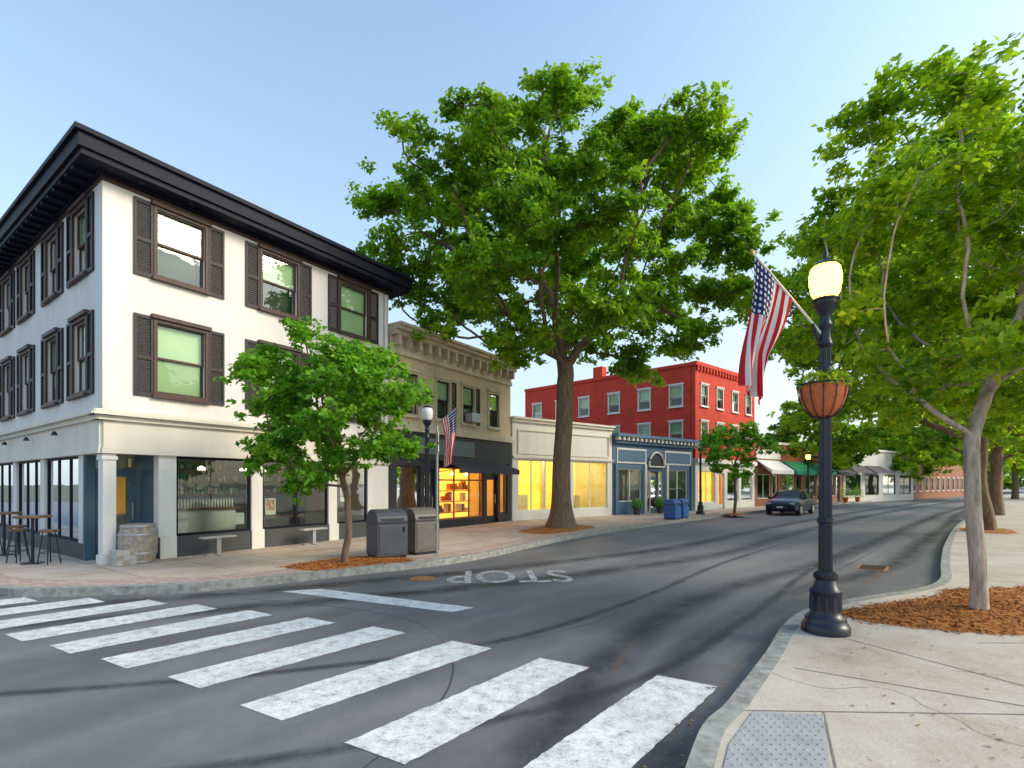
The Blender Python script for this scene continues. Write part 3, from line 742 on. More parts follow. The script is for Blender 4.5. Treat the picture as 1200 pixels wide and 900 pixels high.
v = [F.P(2.4, 0.09, 2.78), F.P(6.5, 0.09, 2.78), F.P(6.5, 1.1, 2.45), F.P(2.4, 1.1, 2.45), F.P(6.5, 1.1, 2.25), F.P(2.4, 1.1, 2.25)]
B2.add("awning", DARKA, v, [(0, 1, 2, 3), (3, 2, 4, 5)])
for u in (2.42, 6.48): B2.tube("awning_arms", IRON, [F.P(u, 0.05, 2.3), F.P(u, 1.08, 2.42)], 0.015, 6)
B2.done()

# ------------------------------------------------------------------ white shops
B3 = Thing("white_shop_building", (0, 23.6, 0))
F = Frame((0.02, 23.72), (5.45, 4.2)); L = 6.86
shell(B3, F, L, 9, 4.9, WHITEP, YELLIN, 2.6, 3.2, 3, floor=CONC)
ops = [(0.35, 2.95, 0.55, 3.0), (3.15, 3.75, SW, 3.0), (3.95, 6.5, 0.55, 3.0)]
B3.wall("front_wall", WHITEP, F, 0, L, 0, 4.75, -0.25, 0, ops)
shop_window(B3, F, 0.35, 2.95, 0.55, 3.0, mat=WHITEP, mull=(1.2, 2.1)); shop_window(B3, F, 3.95, 6.5, 0.55, 3.0, mat=WHITEP, mull=(5.2,)); door(B3, F, 3.15, 3.75, SW, 3.0, -0.2, WHITEP, z_tr=2.3)
B3.box("parapet", TRIMW, F, -0.03, L+0.03, -0.25, 0.10, 4.752, 4.88); B3.box("parapet", TRIMW, F, -0.06, L+0.06, -0.25, 0.18, 4.882, 4.98)
for a, b in ((0.3, 3.3), (3.6, 6.6)):
    B3.box("fascia_panels", TRIMW, F, a, b, 0.002, 0.05, 4.35, 4.42); B3.box("fascia_panels", TRIMW, F, a, b, 0.002, 0.05, 3.25, 3.32)
    B3.box("fascia_panels", TRIMW, F, a, a+0.07, 0.002, 0.05, 3.322, 4.348); B3.box("fascia_panels", TRIMW, F, b-0.07, b, 0.002, 0.05, 3.322, 4.348)
B3.box("string_course", TRIMW, F, 0, L, 0.002, 0.09, 3.06, 3.16)
for u in (1.0, 1.9, 4.6, 5.7):
    B3.box("shop_fittings", WHITEP, F, u, u+0.5, -2.2, -1.8, SW+0.02, 1.0+0.3*(u % 1))
B3.box("interior_columns", WHITEP, F, 3.4, 3.6, -2.0, -1.8, SW+0.02, 3.2)
B3.done()

# ------------------------------------------------------------------ blue shop
B4 = Thing("blue_shop_building", (5.5, 28, 0))
F = Frame((5.52, 27.98), (1.25, 1)); L = 7.75
shell(B4, F, L, 10, 4.6, BLUEP, INGREY, 2.6, 3.0, 4)
ops = [(0.5, 2.5, 0.85, 2.7), (3.0, 4.6, SW, 2.6), (5.1, 7.2, 0.85, 2.7)]
B4.wall("front_wall", BLUEP, F, 0, L, 0, 4.1, -0.25, 0, ops)
shop_window(B4, F, 0.5, 2.5, 0.85, 2.7, mat=WHITEP, mull=(1.5,)); shop_window(B4, F, 5.1, 7.2, 0.85, 2.7, mat=WHITEP, mull=(6.15,))
door(B4, F, 3.45, 4.2, SW, 2.5, -0.15, TEAL, z_tr=2.2); shop_window(B4, F, 3.0, 3.43, SW, 2.6, mat=WHITEP); shop_window(B4, F, 4.22, 4.6, SW, 2.6, mat=WHITEP)
B4.box("white_band", WHITEP, F, 0.3, 2.9, 0.002, 0.04, 3.0, 3.85); B4.box("white_band", WHITEP, F, 4.75, 7.5, 0.002, 0.04, 3.0, 3.85)
B4.box("blue_band", BLUEP, F, 0.4, 2.8, 0.042, 0.06, 3.1, 3.75); B4.box("blue_band", BLUEP, F, 4.85, 7.4, 0.042, 0.06, 3.1, 3.75)
B4.box("cornice", BLUEP, F, 0, L, -0.25, 0.2, 4.102, 4.2); B4.box("cornice", BLUEP, F, -0.05, L+0.05, -0.25, 0.42, 4.45, 4.62); B4.box("cornice", BLUEP, F, 0, L, -0.25, 0.06, 4.202, 4.448)
for k in range(20): B4.box("cornice_brackets", WHITEP, F, 0.1+k*0.39, 0.22+k*0.39, 0.062, 0.36, 4.25, 4.447)
av = [F.P(3.85+0.75*math.cos(a), 0.06, 2.85+0.85*math.sin(a)) for a in [math.pi*i/16 for i in range(17)]]
B4.add("arch_light", DARKIN, av, [tuple(range(17))])
B4.tube("arch_surround", WHITEP, [p+F.n*0.03 for p in av], 0.06, 6)
B4.tube("arch_surround", WHITEP, [F.P(3.1, 0.09, 2.85), F.P(4.6, 0.09, 2.85)], 0.05, 6)
for u in (0.12, 7.45): B4.box("pilasters", BLUEP, F, u, u+0.18, 0.002, 0.1, SW, 2.98)
for u in (2.72, 4.86): B4.box("white_pilasters", WHITEP, F, u, u+0.18, 0.002, 0.1, SW, 2.98)
B4.done()

# ------------------------------------------------------------------ red brick building
dirR = (1.15, 1); angR = math.atan2(1, 1.15)
REDB = m_brick("red_painted_brick", angR, (0.66, 0.04, 0.018), (0.74, 0.06, 0.026), (0.50, 0.06, 0.035))
B5 = Thing("red_brick_building", (11.8, 32.9, 0))
F = Frame((11.8, 32.95), dirR); L = 8.6
G = Frame((11.8, 32.95), (-10.5, 9.6), flip=True); LG = 14.5
fl = [(4.6, 5.9), (7.0, 8.3)]
fc_ = [1.1, 3.2, 5.4, 7.5]; gc_ = [1.3, 3.6, 6.0, 8.6, 10.8, 13.2]
B5.wall("brick_walls", REDB, F, 0, L, 3.5, 9.5, -0.3, 0, [(c-.42, c+.42, a, b) for c in fc_ for a, b in fl])
B5.wall("brick_walls", REDB, G, 0.31, LG, 0, 9.5, -0.3, 0, [(c-.42, c+.42, a, b) for c in gc_ for a, b in fl])
for c in fc_:
    for a, b in fl: sash_window(B5, F, c-.42, c+.42, a, b, frame=WHITEP, sash=WHITEP, blind=0.6)
for c in gc_:
    for a, b in fl: sash_window(B5, G, c-.42, c+.42, a, b, frame=WHITEP, sash=WHITEP, blind=0.6)
e1 = F.P(L, 0, 0)
FX = Frame((e1.x, e1.y), (-10.5, 9.6)); B5.box("rear_walls", REDB, FX, 0.3, LG, -0.3, 0, 0, 9.49)
B5.box("roof_deck", ROOFM, F, 0.2, L-0.3, -12, -0.3, 9.0, 9.2)
B5.box("parapet_coping", REDB, F, -0.1, L, -0.3, 0.15, 9.502, 9.75); B5.box("parapet_coping", REDB, G, 0.0, LG, -0.3, 0.1, 9.502, 9.72)
for k in range(21): B5.box("corbels", REDB, F, 0.1+k*0.41, 0.28+k*0.41, 0.002, 0.13, 9.2, 9.5)
B5.box("chimney", REDB, G, 7.2, 8.0, -0.9, -0.32, 9.4, 10.6)
B5.wall("shopfront", WHITEP, F, 0, L, 0, 3.2, -0.3, 0, [(0.4, 2.6, 0.6, 2.7), (3.0, 3.9, SW, 2.6), (4.3, 6.0, 0.6, 2.7), (6.4, 8.2, 0.6, 2.7)])
B5.box("shop_cornice", WHITEP, F, 0, L, -0.3, 0.2, 3.202, 3.498)
shop_window(B5, F, 0.4, 2.6, 0.6, 2.7, mat=WHITEP, mull=(1.5,)); door(B5, F, 3.0, 3.9, SW, 2.6, -0.1, WHITEP); shop_window(B5, F, 4.3, 6.0, 0.6, 2.7, mat=WHITEP); shop_window(B5, F, 6.4, 8.2, 0.6, 2.7, mat=WHITEP)
B5.box("interior_walls", ORIN, F, 0.3, L-0.3, -2.6, -2.5, SW, 3.1); B5.box("interior_ceiling", WHITEP, F, 0.3, L-0.3, -2.5, -0.3, 3.1, 3.2)  # back wall glows amber by itself to make the shop look lit
for k in range(3): B5.box("ceiling_lamps", LAMPW, F, 1.2+k*2.5, 1.7+k*2.5, -1.6, -1.3, 3.0, 3.06)
B5.done()

# ------------------------------------------------------------------ far shops
BRK = m_brick("brown_brick", math.atan2(1, 1.3), (0.38, 0.12, 0.06), (0.46, 0.15, 0.07), (0.34, 0.24, 0.18))
B6 = Thing("brick_shop_building", (18.4, 38.9, 0))
F = Frame((18.4, 38.9), (1.3, 1)); L = 16.8
shell(B6, F, L, 10, 5.2, BRK, DARKIN, 3, 3.1, 0)
ops = []
for k in range(4): ops += [(0.5+k*4.15, 2.6+k*4.15, 0.7, 2.6), (2.9+k*4.15, 3.8+k*4.15, SW, 2.6)]
B6.wall("front_wall", BRK, F, 0, L, 0, 5.0, -0.25, 0, ops)
for k in range(4):
    shop_window(B6, F, 0.5+k*4.15, 2.6+k*4.15, 0.7, 2.6, mat=WHITEP, mull=(1.5+k*4.15,)); door(B6, F, 2.9+k*4.15, 3.8+k*4.15, SW, 2.6, -0.1, TEAL if k % 2 else WHITEP)
    a = 0.3+k*4.15; b = a+3.6
    am = [WHITEP, GREENA, GREENA, DARKA][k]
    v = [F.P(a, 0.03, 3.7), F.P(b, 0.03, 3.7), F.P(b, 1.2, 2.9), F.P(a, 1.2, 2.9), F.P(b, 1.2, 2.6), F.P(a, 1.2, 2.6)]
    B6.add("awning_%d" % k, am, v, [(0, 1, 2, 3), (3, 2, 4, 5), (0, 3, 5), (1, 4, 2)])
B6.box("sign_band", WHITEP, F, 0.2, 4.1, 0.002, 0.08, 3.8, 4.5); B6.box("coping", WHITEP, F, 0, L, -0.3, 0.1, 5.002, 5.2)
B6.done()
B7 = Thing("grey_shop_building", (31.9, 49.3, 0))
F = Frame((31.9, 49.3), (1.5, 1)); L = 17
GREYW = m_wall("pale_grey_wall", (0.62, 0.60, 0.57), 0.1)
shell(B7, F, L, 10, 5.4, GREYW, DARKIN, 3, 3.1, 0)
B7.wall("front_wall", GREYW, F, 0, L, 0, 5.2, -0.25, 0, [(0.5+k*4.2, 3.7+k*4.2, 0.7, 2.8) for k in range(4)])
for k in range(4):
    shop_window(B7, F, 0.5+k*4.2, 3.7+k*4.2, 0.7, 2.8, mat=BLACKP, mull=(2+k*4.2,))
    if k < 2:
        a = 0.3+k*4.2; b = a+3.6
        B7.add("awning", DARKA, [F.P(a, 0.03, 3.7), F.P(b, 0.03, 3.7), F.P(b, 1.2, 2.9), F.P(a, 1.2, 2.9)], [(0, 1, 2, 3)])
B7.box("coping", WHITEP, F, 0, L, -0.3, 0.15, 5.202, 5.4)
B7.done()
B8 = Thing("brick_house", (48, 60, 0))
F = Frame((47, 60.5), (1.3, 1)); L = 26
shell(B8, F, L, 12, 5.0, BRK, None)
B8.wall("front_wall", BRK, F, 0, L, 0, 5.0, -0.25, 0, [(1+k*2.5, 2+k*2.5, 1, 2.6) for k in range(10)])
for k in range(10): sash_window(B8, F, 1+k*2.5, 2+k*2.5, 1, 2.6, frame=WHITEP)
B8.done()

# ------------------------------------------------------------------ trees
def colonize(trunk, attrs, step, kill, rng, jitter=0.18, up=0.0, maxit=110):
    nodes = [np.array(p, float) for p in trunk]; par = [-1]+list(range(len(trunk)-1))
    A = np.array(attrs, float); alive = np.ones(len(A), bool)
    nd = np.full(len(A), 1e9); ni = np.zeros(len(A), int)
    start = max(0, len(trunk)-3)
    newidx = list(range(start, len(trunk)))
    for it in range(maxit):
        M = np.array([nodes[i] for i in newidx])
        D = np.linalg.norm(A[:, None, :]-M[None], axis=2)
        k = D.argmin(1); dm = D[np.arange(len(A)), k]
        up_ = dm < nd; nd[up_] = dm[up_]; ni[up_] = np.array(newidx)[k[up_]]
        alive &= nd > kill
        if not alive.any(): break
        newidx = []
        for i in np.unique(ni[alive]):
            sel = alive & (ni == i)
            d = A[sel]-nodes[i]; d /= np.linalg.norm(d, axis=1)[:, None]+1e-9
            v = d.mean(0)+rng.normal(0, jitter, 3)+np.array([0, 0, up]); L = np.linalg.norm(v)
            if L < 1e-3: v = rng.normal(0, 1, 3); L = np.linalg.norm(v)
            if par[i] >= 0:
                pd = nodes[i]-nodes[par[i]]; pd /= np.linalg.norm(pd)+1e-9
                v = v/L+0.45*pd; L = np.linalg.norm(v)
            nodes.append(nodes[i]+v/L*step); par.append(int(i)); newidx.append(len(nodes)-1)
    return np.array(nodes), par
def tree(name, base, trunk_top, lobes, per_lobe, step, kill, R, rtip, nleaf, lsize, sigma, bark, leafm, seed, flare=1.7, K=8, bend=0.15):
    rng = np.random.default_rng(seed)
    b = np.array(base, float); tt = np.array(trunk_top, float)
    n = max(4, int(np.linalg.norm(tt-b)/step))
    tr = []
    for i in range(n+1):
        k = i/n
        p = b+(tt-b)*k+np.array([math.sin(k*5+seed)*bend*k*(1-k)*2, math.cos(k*4+seed)*bend*k*(1-k)*2, 0])
        tr.append(p)
    tr[0][2] -= 0.1
    att = []
    for (c, r) in lobes:
        v = rng.normal(0, 1, (per_lobe, 3)); v /= np.linalg.norm(v, axis=1)[:, None]
        rad = rng.random(per_lobe)**(1/2.4)
        att.append(np.array(c)+v*rad[:, None]*np.array(r))
    A = np.concatenate(att)
    nodes, par = colonize(tr, A, step, kill, rng)
    nn = len(nodes); ch = [[] for _ in range(nn)]
    for i, p in enumerate(par):
        if p >= 0: ch[p].append(i)
    tips = np.zeros(nn)
    for i in range(nn-1, -1, -1):
        tips[i] = 1 if not ch[i] else sum(tips[c] for c in ch[i])
    e = math.log(tips[0])/math.log(R/rtip)
    rad = rtip*tips**(1/e)
    ntr = len(tr)
    for i in range(ntr):
        h = nodes[i][2]-b[2]
        rad[i] *= 1+(flare-1)*math.exp(-max(h, 0)/(R*1.5))
        rad[i] *= 1+0.12*(1-i/ntr)
    V = []; Fc = []; rings = {}; us = {}
    def ring(p, t, u, r):
        w = np.cross(t, u); o = len(V)
        for k in range(K):
            a = 2*math.pi*k/K
            V.append(p+r*(math.cos(a)*u+math.sin(a)*w))
        return o
    for i in range(nn):
        if par[i] < 0:
            t = nodes[1]-nodes[0]; t /= np.linalg.norm(t); u = np.cross(t, [0, 1, 0]); u /= np.linalg.norm(u)
            rings[i] = ring(nodes[i], t, u, rad[i]); us[i] = u; continue
        p = par[i]; t = nodes[i]-nodes[p]; t /= np.linalg.norm(t)+1e-9
        u = us[p]-t*np.dot(us[p], t); L = np.linalg.norm(u)
        u = u/L if L > 1e-3 else np.cross(t, [0.3, 0.9, 0.2])/np.linalg.norm(np.cross(t, [0.3, 0.9, 0.2]))
        us[i] = u
        main = max(ch[p], key=lambda c: tips[c]) == i
        r0 = rings[p] if main else ring(nodes[p], t, u, min(rad[p]*0.85, rad[i]*1.15))
        rings[i] = ring(nodes[i], t, u, rad[i]); r1 = rings[i]
        for k in range(K): Fc.append((r0+k, r0+(k+1) % K, r1+(k+1) % K, r1+k))
    E = bpy.data.objects.new(name, None); COL.objects.link(E); E.location = base
    bb = np.array(base, float)
    me = bpy.data.meshes.new("trunk_and_branches"); me.from_pydata([tuple(v-bb) for v in V], [], Fc); me.materials.append(bark); me.shade_smooth()
    o = bpy.data.objects.new("trunk_and_branches", me); COL.objects.link(o); o.parent = E
    cand = np.array([i for i in range(ntr, nn) if tips[i] <= 3])
    wgt = 1.0/tips[cand]**0.8*rng.uniform(0.3, 1.7, len(cand)); wgt /= wgt.sum()
    idx = rng.choice(cand, nleaf, p=wgt)
    spray = rng.normal(0, sigma, (nn, 3, 3))*np.array([1, 1, 0.6])
    sp = rng.integers(0, 3, nleaf)
    P = nodes[idx]+spray[idx, sp]+rng.normal(0, sigma*0.42, (nleaf, 3))*np.array([1, 1, 0.6])
    P[:, 2] -= np.abs(rng.normal(0, sigma*0.15, nleaf))
    cc = nodes[cand].mean(0)
    out = P-cc; out /= np.linalg.norm(out, axis=1)[:, None]+1e-9
    nrm = rng.normal(0, 0.6, (nleaf, 3))+np.array([0, 0, 0.85])+out*0.4; nrm /= np.linalg.norm(nrm, axis=1)[:, None]
    a = rng.normal(0, 1, (nleaf, 3))+out*0.5; a -= nrm*(a*nrm).sum(1)[:, None]; a /= np.linalg.norm(a, axis=1)[:, None]
    s = np.cross(nrm, a)
    sz = lsize*rng.uniform(0.6, 1.3, nleaf)[:, None]
    v0 = P-a*sz*0.5; v1 = P+s*sz*0.30+nrm*sz*0.08; v2 = P+a*sz*0.5-nrm*sz*0.12; v3 = P-s*sz*0.30+nrm*sz*0.08
    VV = np.stack([v0, v1, v2, v3], 1).reshape(-1, 3)-bb
    lm = bpy.data.meshes.new("foliage")
    lm.vertices.add(nleaf*4); lm.vertices.foreach_set("co", VV.ravel().astype(np.float32))
    lm.loops.add(nleaf*4); lm.loops.foreach_set("vertex_index", np.arange(nleaf*4, dtype=np.int32))
    lm.polygons.add(nleaf); lm.polygons.foreach_set("loop_start", np.arange(0, nleaf*4, 4, dtype=np.int32))
    lm.update(calc_edges=True)
    nodev = rng.normal(0, 0.17, nn)
    lv = 0.5+nodev[idx]+rng.normal(0, 0.15, nleaf)
    at = lm.attributes.new("lv", 'FLOAT', 'FACE'); at.data.foreach_set("value", np.clip(lv, 0, 1).astype(np.float32))
    lm.materials.append(leafm); lm.validate()
    o = bpy.data.objects.new("foliage", lm); COL.objects.link(o); o.parent = E
    return E
def lobes_in(c, r, n, lr, seed, mind=1.0, lo=0.45, zmin=None, flat=0.6):
    rng = random.Random(seed); out = []; tries = 0
    while len(out) < n and tries < 6000:
        tries += 1
        v = Vector((rng.gauss(0, 1), rng.gauss(0, 1), rng.gauss(0, 1))).normalized()*(lo+(0.88-lo)*rng.random())
        p = (c[0]+v.x*r[0], c[1]+v.y*r[1], c[2]+v.z*r[2])
        if zmin and p[2] < zmin: continue
        if all((Vector(p)-Vector(q_[0])).length > mind for q_ in out):
            k = lr*rng.uniform(0.65, 1.25)
            out.append((p, (k, k, k*flat)))
    return out
LEAFA = m_leaf("oak_leaves", (0.04, 0.12, 0.008), (0.17, 0.34, 0.015), (0.36, 0.52, 0.025), 0.45)
LEAFB = m_leaf("maple_leaves", (0.06, 0.15, 0.008), (0.22, 0.38, 0.014), (0.46, 0.56, 0.02), 0.52)
LEAFC = m_leaf("young_leaves", (0.04, 0.13, 0.010), (0.13, 0.34, 0.02), (0.28, 0.50, 0.04), 0.45)

oak = lobes_in((1.85, 19.4, 11.0), (6.9, 6.0, 4.9), 44, 1.35, 11, 2.0, 0.42, 6.6, 0.55)
for p, k in [((7.6, 19.2, 8.9), 1.3), ((8.3, 19.0, 10.6), 1.2), ((6.4, 18.6, 7.2), 1.1), ((-4.3, 19.2, 9.6), 1.3), ((-5.0, 19.6, 12.6), 1.2), ((-3.0, 18.8, 7.6), 1.0),
             ((-0.9, 17.6, 8.6), 1.1), ((3.5, 16.8, 7.6), 1.2), ((5.0, 21.5, 6.8), 1.1), ((1.0, 15.6, 9.4), 1.2), ((8.2, 20, 12.6), 1.1), ((6.2, 19.6, 14.6), 1.2)]:
    oak.append((p, (k, k, k*0.5)))
tree("oak_tree", (1.87, 19.4, SW), (2.0, 19.4, 5.6), oak, 34, 0.34, 0.5, 0.31, 0.016, 125000, 0.20, 0.32, BARK, LEAFA, 3, flare=2.1, bend=0.12, K=10)
tree("street_tree", (-3.56, 10.9, SW), (-3.5, 10.9, 1.5),
     lobes_in((-3.85, 10.9, 3.5), (2.1, 1.9, 1.85), 34, 0.50, 5, 0.7, 0.3, 1.95), 28, 0.16, 0.22, 0.07, 0.006, 27000, 0.125, 0.15, BARK, LEAFC, 5, flare=1.3, bend=0.1)
lb = lobes_in((7.1, 7.3, 5.0), (3.3, 2.6, 3.1), 48, 0.68, 21, 0.88, 0.28, 2.6)
tree("maple_tree", (6.2, 6.8, SW), (6.15, 6.85, 2.3), lb, 32, 0.18, 0.26, 0.085, 0.006, 62000, 0.12, 0.18, BARK2, LEAFB, 8, flare=1.25, bend=0.05)
tree("maple_tree", (17.2, 18.6, SW), (16.8, 18.4, 3.4),
     lobes_in((14.9, 18.8, 7.9), (7.4, 6.0, 5.6), 54, 1.35, 31, 1.7, 0.35), 30, 0.36, 0.52, 0.22, 0.015, 72000, 0.21, 0.34, BARK, LEAFB, 9, flare=1.4, bend=0.3)
tree("street_tree", (12.4, 28.5, SW), (12.4, 28.5, 1.9),
     lobes_in((12.4, 28.5, 3.9), (2.4, 2.4, 1.7), 16, 0.7, 41, 0.9, 0.3), 24, 0.24, 0.35, 0.08, 0.01, 8000, 0.18, 0.2, BARK, LEAFC, 12, flare=1.2, bend=0.1)
for i, (x, y, h, r) in enumerate([(26.5, 28, 13, 7.5), (38, 40, 12, 7), (27, 44.5, 9, 4.5), (56, 57, 13, 8), (43.5, 58.2, 9, 5.5), (54, 67.5, 10, 6)]):
    tree("maple_tree", (x, y, SW), (x, y, h*0.27),
         lobes_in((x-0.8 if i != 4 else x, y, h*0.62), (r, r, h*0.40), 26, r*0.25, 50+i, r*0.3, 0.4), 18, 0.6, 0.85, 0.26, 0.02, 13000 if i else 26000, 0.42 if i else 0.3, 0.45, BARK, LEAFB if i != 2 else LEAFA, 60+i, flare=1.3)
tree("distant_trees", (95, 108, 0), (95, 108, 2), lobes_in((95, 108, 7), (40, 12, 7), 60, 4, 77, 4, 0.1), 14, 1.8, 2.4, 0.4, 0.04, 15000, 1.2, 1.5, BARK, LEAFA, 70)
tree("distant_trees", (100, 50, 0), (100, 50, 2), lobes_in((92, 52, 6), (30, 20, 7), 50, 4, 78, 4, 0.1), 12, 1.8, 2.4, 0.4, 0.04, 14000, 1.2, 1.5, BARK, LEAFA, 71)

# scattered leaves and grit along the kerbs
rl = random.Random(5); V = []; Fc = []; LV = []
def scatter(x, y, z):
    an = rl.uniform(0, 6.28); Ls = rl.uniform(.010, .024)
    d = Vector((math.cos(an), math.sin(an), rl.uniform(-.2, .2)))*Ls; s = Vector((-math.sin(an), math.cos(an), rl.uniform(-.3, .3)))*Ls*0.5
    c = Vector((x, y, z+0.007)); o = len(V); V.extend([c-d, c+s, c+d, c-s]); Fc.append((o, o+1, o+2, o+3)); LV.append(rl.random())
for K_, lo, hi, sg in ((KR, 20, 110, 1), (KL, 24, 100, -1)):
    for _ in range(500):
        i = rl.randrange(lo, hi); p = K_[i]; q2 = K_[i+1]; t = rl.random()
        tx, ty = q2[0]-p[0], q2[1]-p[1]; L_ = math.hypot(tx, ty); nx, ny = -ty/L_, tx/L_
        d = 0.02+abs(rl.gauss(0, 0.16)); scatter(p[0]+tx*t+nx*d*sg, p[1]+ty*t+ny*d*sg, 0.004)
for _ in range(300): scatter(rl.uniform(2.6, 10), rl.uniform(2.5, 7), SW+0.002)
for _ in range(300): scatter(rl.uniform(-6.5, -1.5), rl.uniform(9.9, 12.5), SW+0.004)
LITT = m_leaf("dry_leaf", (0.22, 0.10, 0.03), (0.30, 0.18, 0.06), (0.28, 0.30, 0.06), 0.1)
polyR = list(KR)+[(240, 60), (120, -60), (20, -30)]
polyL = list(KL)+[(60, 240), (-120, 200), (-60, 60)]
keep = [k for k, f_ in enumerate(Fc) if V[f_[0]].z < 0.08 or inpoly(V[f_[0]].x, V[f_[0]].y, polyR if V[f_[0]].x > 1 else polyL)]
lo_ = mesh_obj("leaf_litter", V, [Fc[k] for k in keep], LITT)
at = lo_.data.attributes.new("lv", 'FLOAT', 'FACE'); at.data.foreach_set("value", [LV[k] for k in keep])

# ------------------------------------------------------------------ street lamps
LAMPG = m_emit("lit_globe", (1.0, 0.55, 0.03), 24.0)
GLOBEOFF = m_noise("frosted_globe", (0.7, 0.7, 0.68), 0.05, 4, 0.3, bs=0)
def street_lamp(x, y, H=4.37, lit=True):
    T = Thing("street_lamp", (x, y, SW)); c = Vector((x, y, SW)); s = H/4.37
    T.lathe("base", IRON, [(0.25, 0), (0.25, 0.07), (0.235, 0.10), (0.215, 0.12), (0.21, 0.17), (0.165, 0.21), (0.155, 0.25), (0.15, 0.42), (0.165, 0.44), (0.165, 0.48), (0.13, 0.52),
                           (0.105, 0.60), (0.125, 0.63), (0.125, 0.67), (0.09, 0.70)], c, 32, flute=0)
    T.lathe("base_ribs", IRON, [(0.168, 0.25), (0.160, 0.42)], c, 24, flute=0.1, smooth=False)
    T.lathe("fluted_shaft", IRON, [(0.074, 0.70), (0.070, 1.3), (0.063, 2.3*s), (0.056, 3.3*s)], c, 32, flute=0.13)
    T.lathe("collars", IRON, [(0.07, 1.25), (0.09, 1.27), (0.09, 1.30), (0.07, 1.32)], c, 24)
    T.lathe("collars", IRON, [(0.065, 2.95*s), (0.085, 2.98*s), (0.085, 3.03*s), (0.065, 3.06*s)], c, 24)
    T.lathe("capital", IRON, [(0.056, 3.28*s), (0.085, 3.32*s), (0.062, 3.38*s), (0.058, 3.50*s), (0.08, 3.54*s), (0.06, 3.58*s), (0.06, 3.66*s), (0.10, 3.72*s), (0.125, 3.78*s)], c, 24)
    T.lathe("globe_collar", IRON, [(0.12, 3.782*s), (0.125, 3.82*s), (0.14, 3.83*s), (0.14, 3.85*s)], c, 24)
    gm = LAMPG if lit else GLOBEOFF
    T.lathe("acorn_globe", gm, [(0.11, 3.852*s), (0.145, 3.92*s), (0.165, 4.03*s), (0.168, 4.12*s), (0.15, 4.20*s), (0.13, 4.225*s)], c, 24)
    T.lathe("cap_finial", IRON, [(0.13, 4.226*s), (0.135, 4.24*s), (0.09, 4.28*s), (0.04, 4.31*s), (0.025, 4.34*s), (0.03, 4.37*s), (0.010, 4.42*s)], c, 20)
    return T
def flag(T, tip, root, length, hoist, tag, wind=(-0.1, 0)):
    tip = Vector(tip); root = Vector(root)
    T.tube("flag_pole", WHITEP if tag == 0 else STEEL, [root, tip], 0.014, 8)
    T.lathe("pole_finial", m_gold, [(0.005, -0.03), (0.03, 0), (0.005, 0.03)], tip, 10)
    d = (root-tip).normalized()
    nu, nv = 60, 40; V = []; Fc = []; UV = []
    side = Vector((0, 1, 0))
    for i in range(nu+1):
        t = i/nu
        for j in range(nv+1):
            s_ = j/nv
            shrink = 1-0.45*min(1, t*1.5)
            hx = d*(0.03+hoist*s_)
            gx = tip+Vector((hx.x*shrink, hx.y*shrink, hx.z*(1-min(1, t*1.6)*0.55)))
            p = gx+Vector((wind[0]*t+0.03*math.sin(t*5), wind[1]*t, -length*t))
            p += side*(0.085*math.sin(s_*11+t*3.0)*(0.15+t)+0.03*math.sin(s_*23-t*5)*t)
            p.x += 0.02*math.sin(s_*14+1+t*4)*t
            V.append(p-T.loc); UV.append((t, s_))
    for i in range(nu):
        for j in range(nv):
            a = i*(nv+1)+j; Fc.append((a, a+1, a+nv+2, a+nv+1))
    me = bpy.data.meshes.new("flag"); me.from_pydata([tuple(v) for v in V], [], Fc)
    ul = me.uv_layers.new(name="UVMap")
    for lp in me.loops: ul.data[lp.index].uv = UV[lp.vertex_index]
    me.materials.append(FLAGM); me.shade_smooth()
    o = bpy.data.objects.new("flag", me); COL.objects.link(o); o.parent = T.e
m_gold = m_noise("brass", (0.6, 0.4, 0.12), 0.1, 5, 0.3, metal=0.8, bs=0)
lx, ly = 3.63, 5.93
T = street_lamp(lx, ly)
flag(T, (2.72, 5.80, 4.48), (lx-0.04, ly, 3.58), 1.50, 0.68, 0)
T.tube("flag_bracket", IRON, [(lx, ly, 3.40), (lx-0.09, ly, 3.52), (lx-0.16, ly-0.02, 3.70)], 0.02, 8)
bz = 2.62
T.lathe("basket_bowl", TERRA, [(0.03, 0), (0.11, 0.02), (0.18, 0.10), (0.23, 0.22), (0.255, 0.36)], (lx-0.04, ly-0.02, bz), 24)
for k in range(12):
    a = 2*math.pi*k/12
    T.tube("basket_wires", IRON, [(lx-0.04+math.cos(a)*r, ly-0.02+math.sin(a)*r, bz+z) for r, z in ((0.04, -0.01), (0.12, 0.01), (0.19, 0.09), (0.24, 0.21), (0.265, 0.37))], 0.006, 5)
T.tube("basket_rim", IRON, [(lx-0.04+math.cos(a)*0.265, ly-0.02+math.sin(a)*0.265, bz+0.37) for a in [2*math.pi*i/24 for i in range(25)]], 0.010, 6)
T.done()
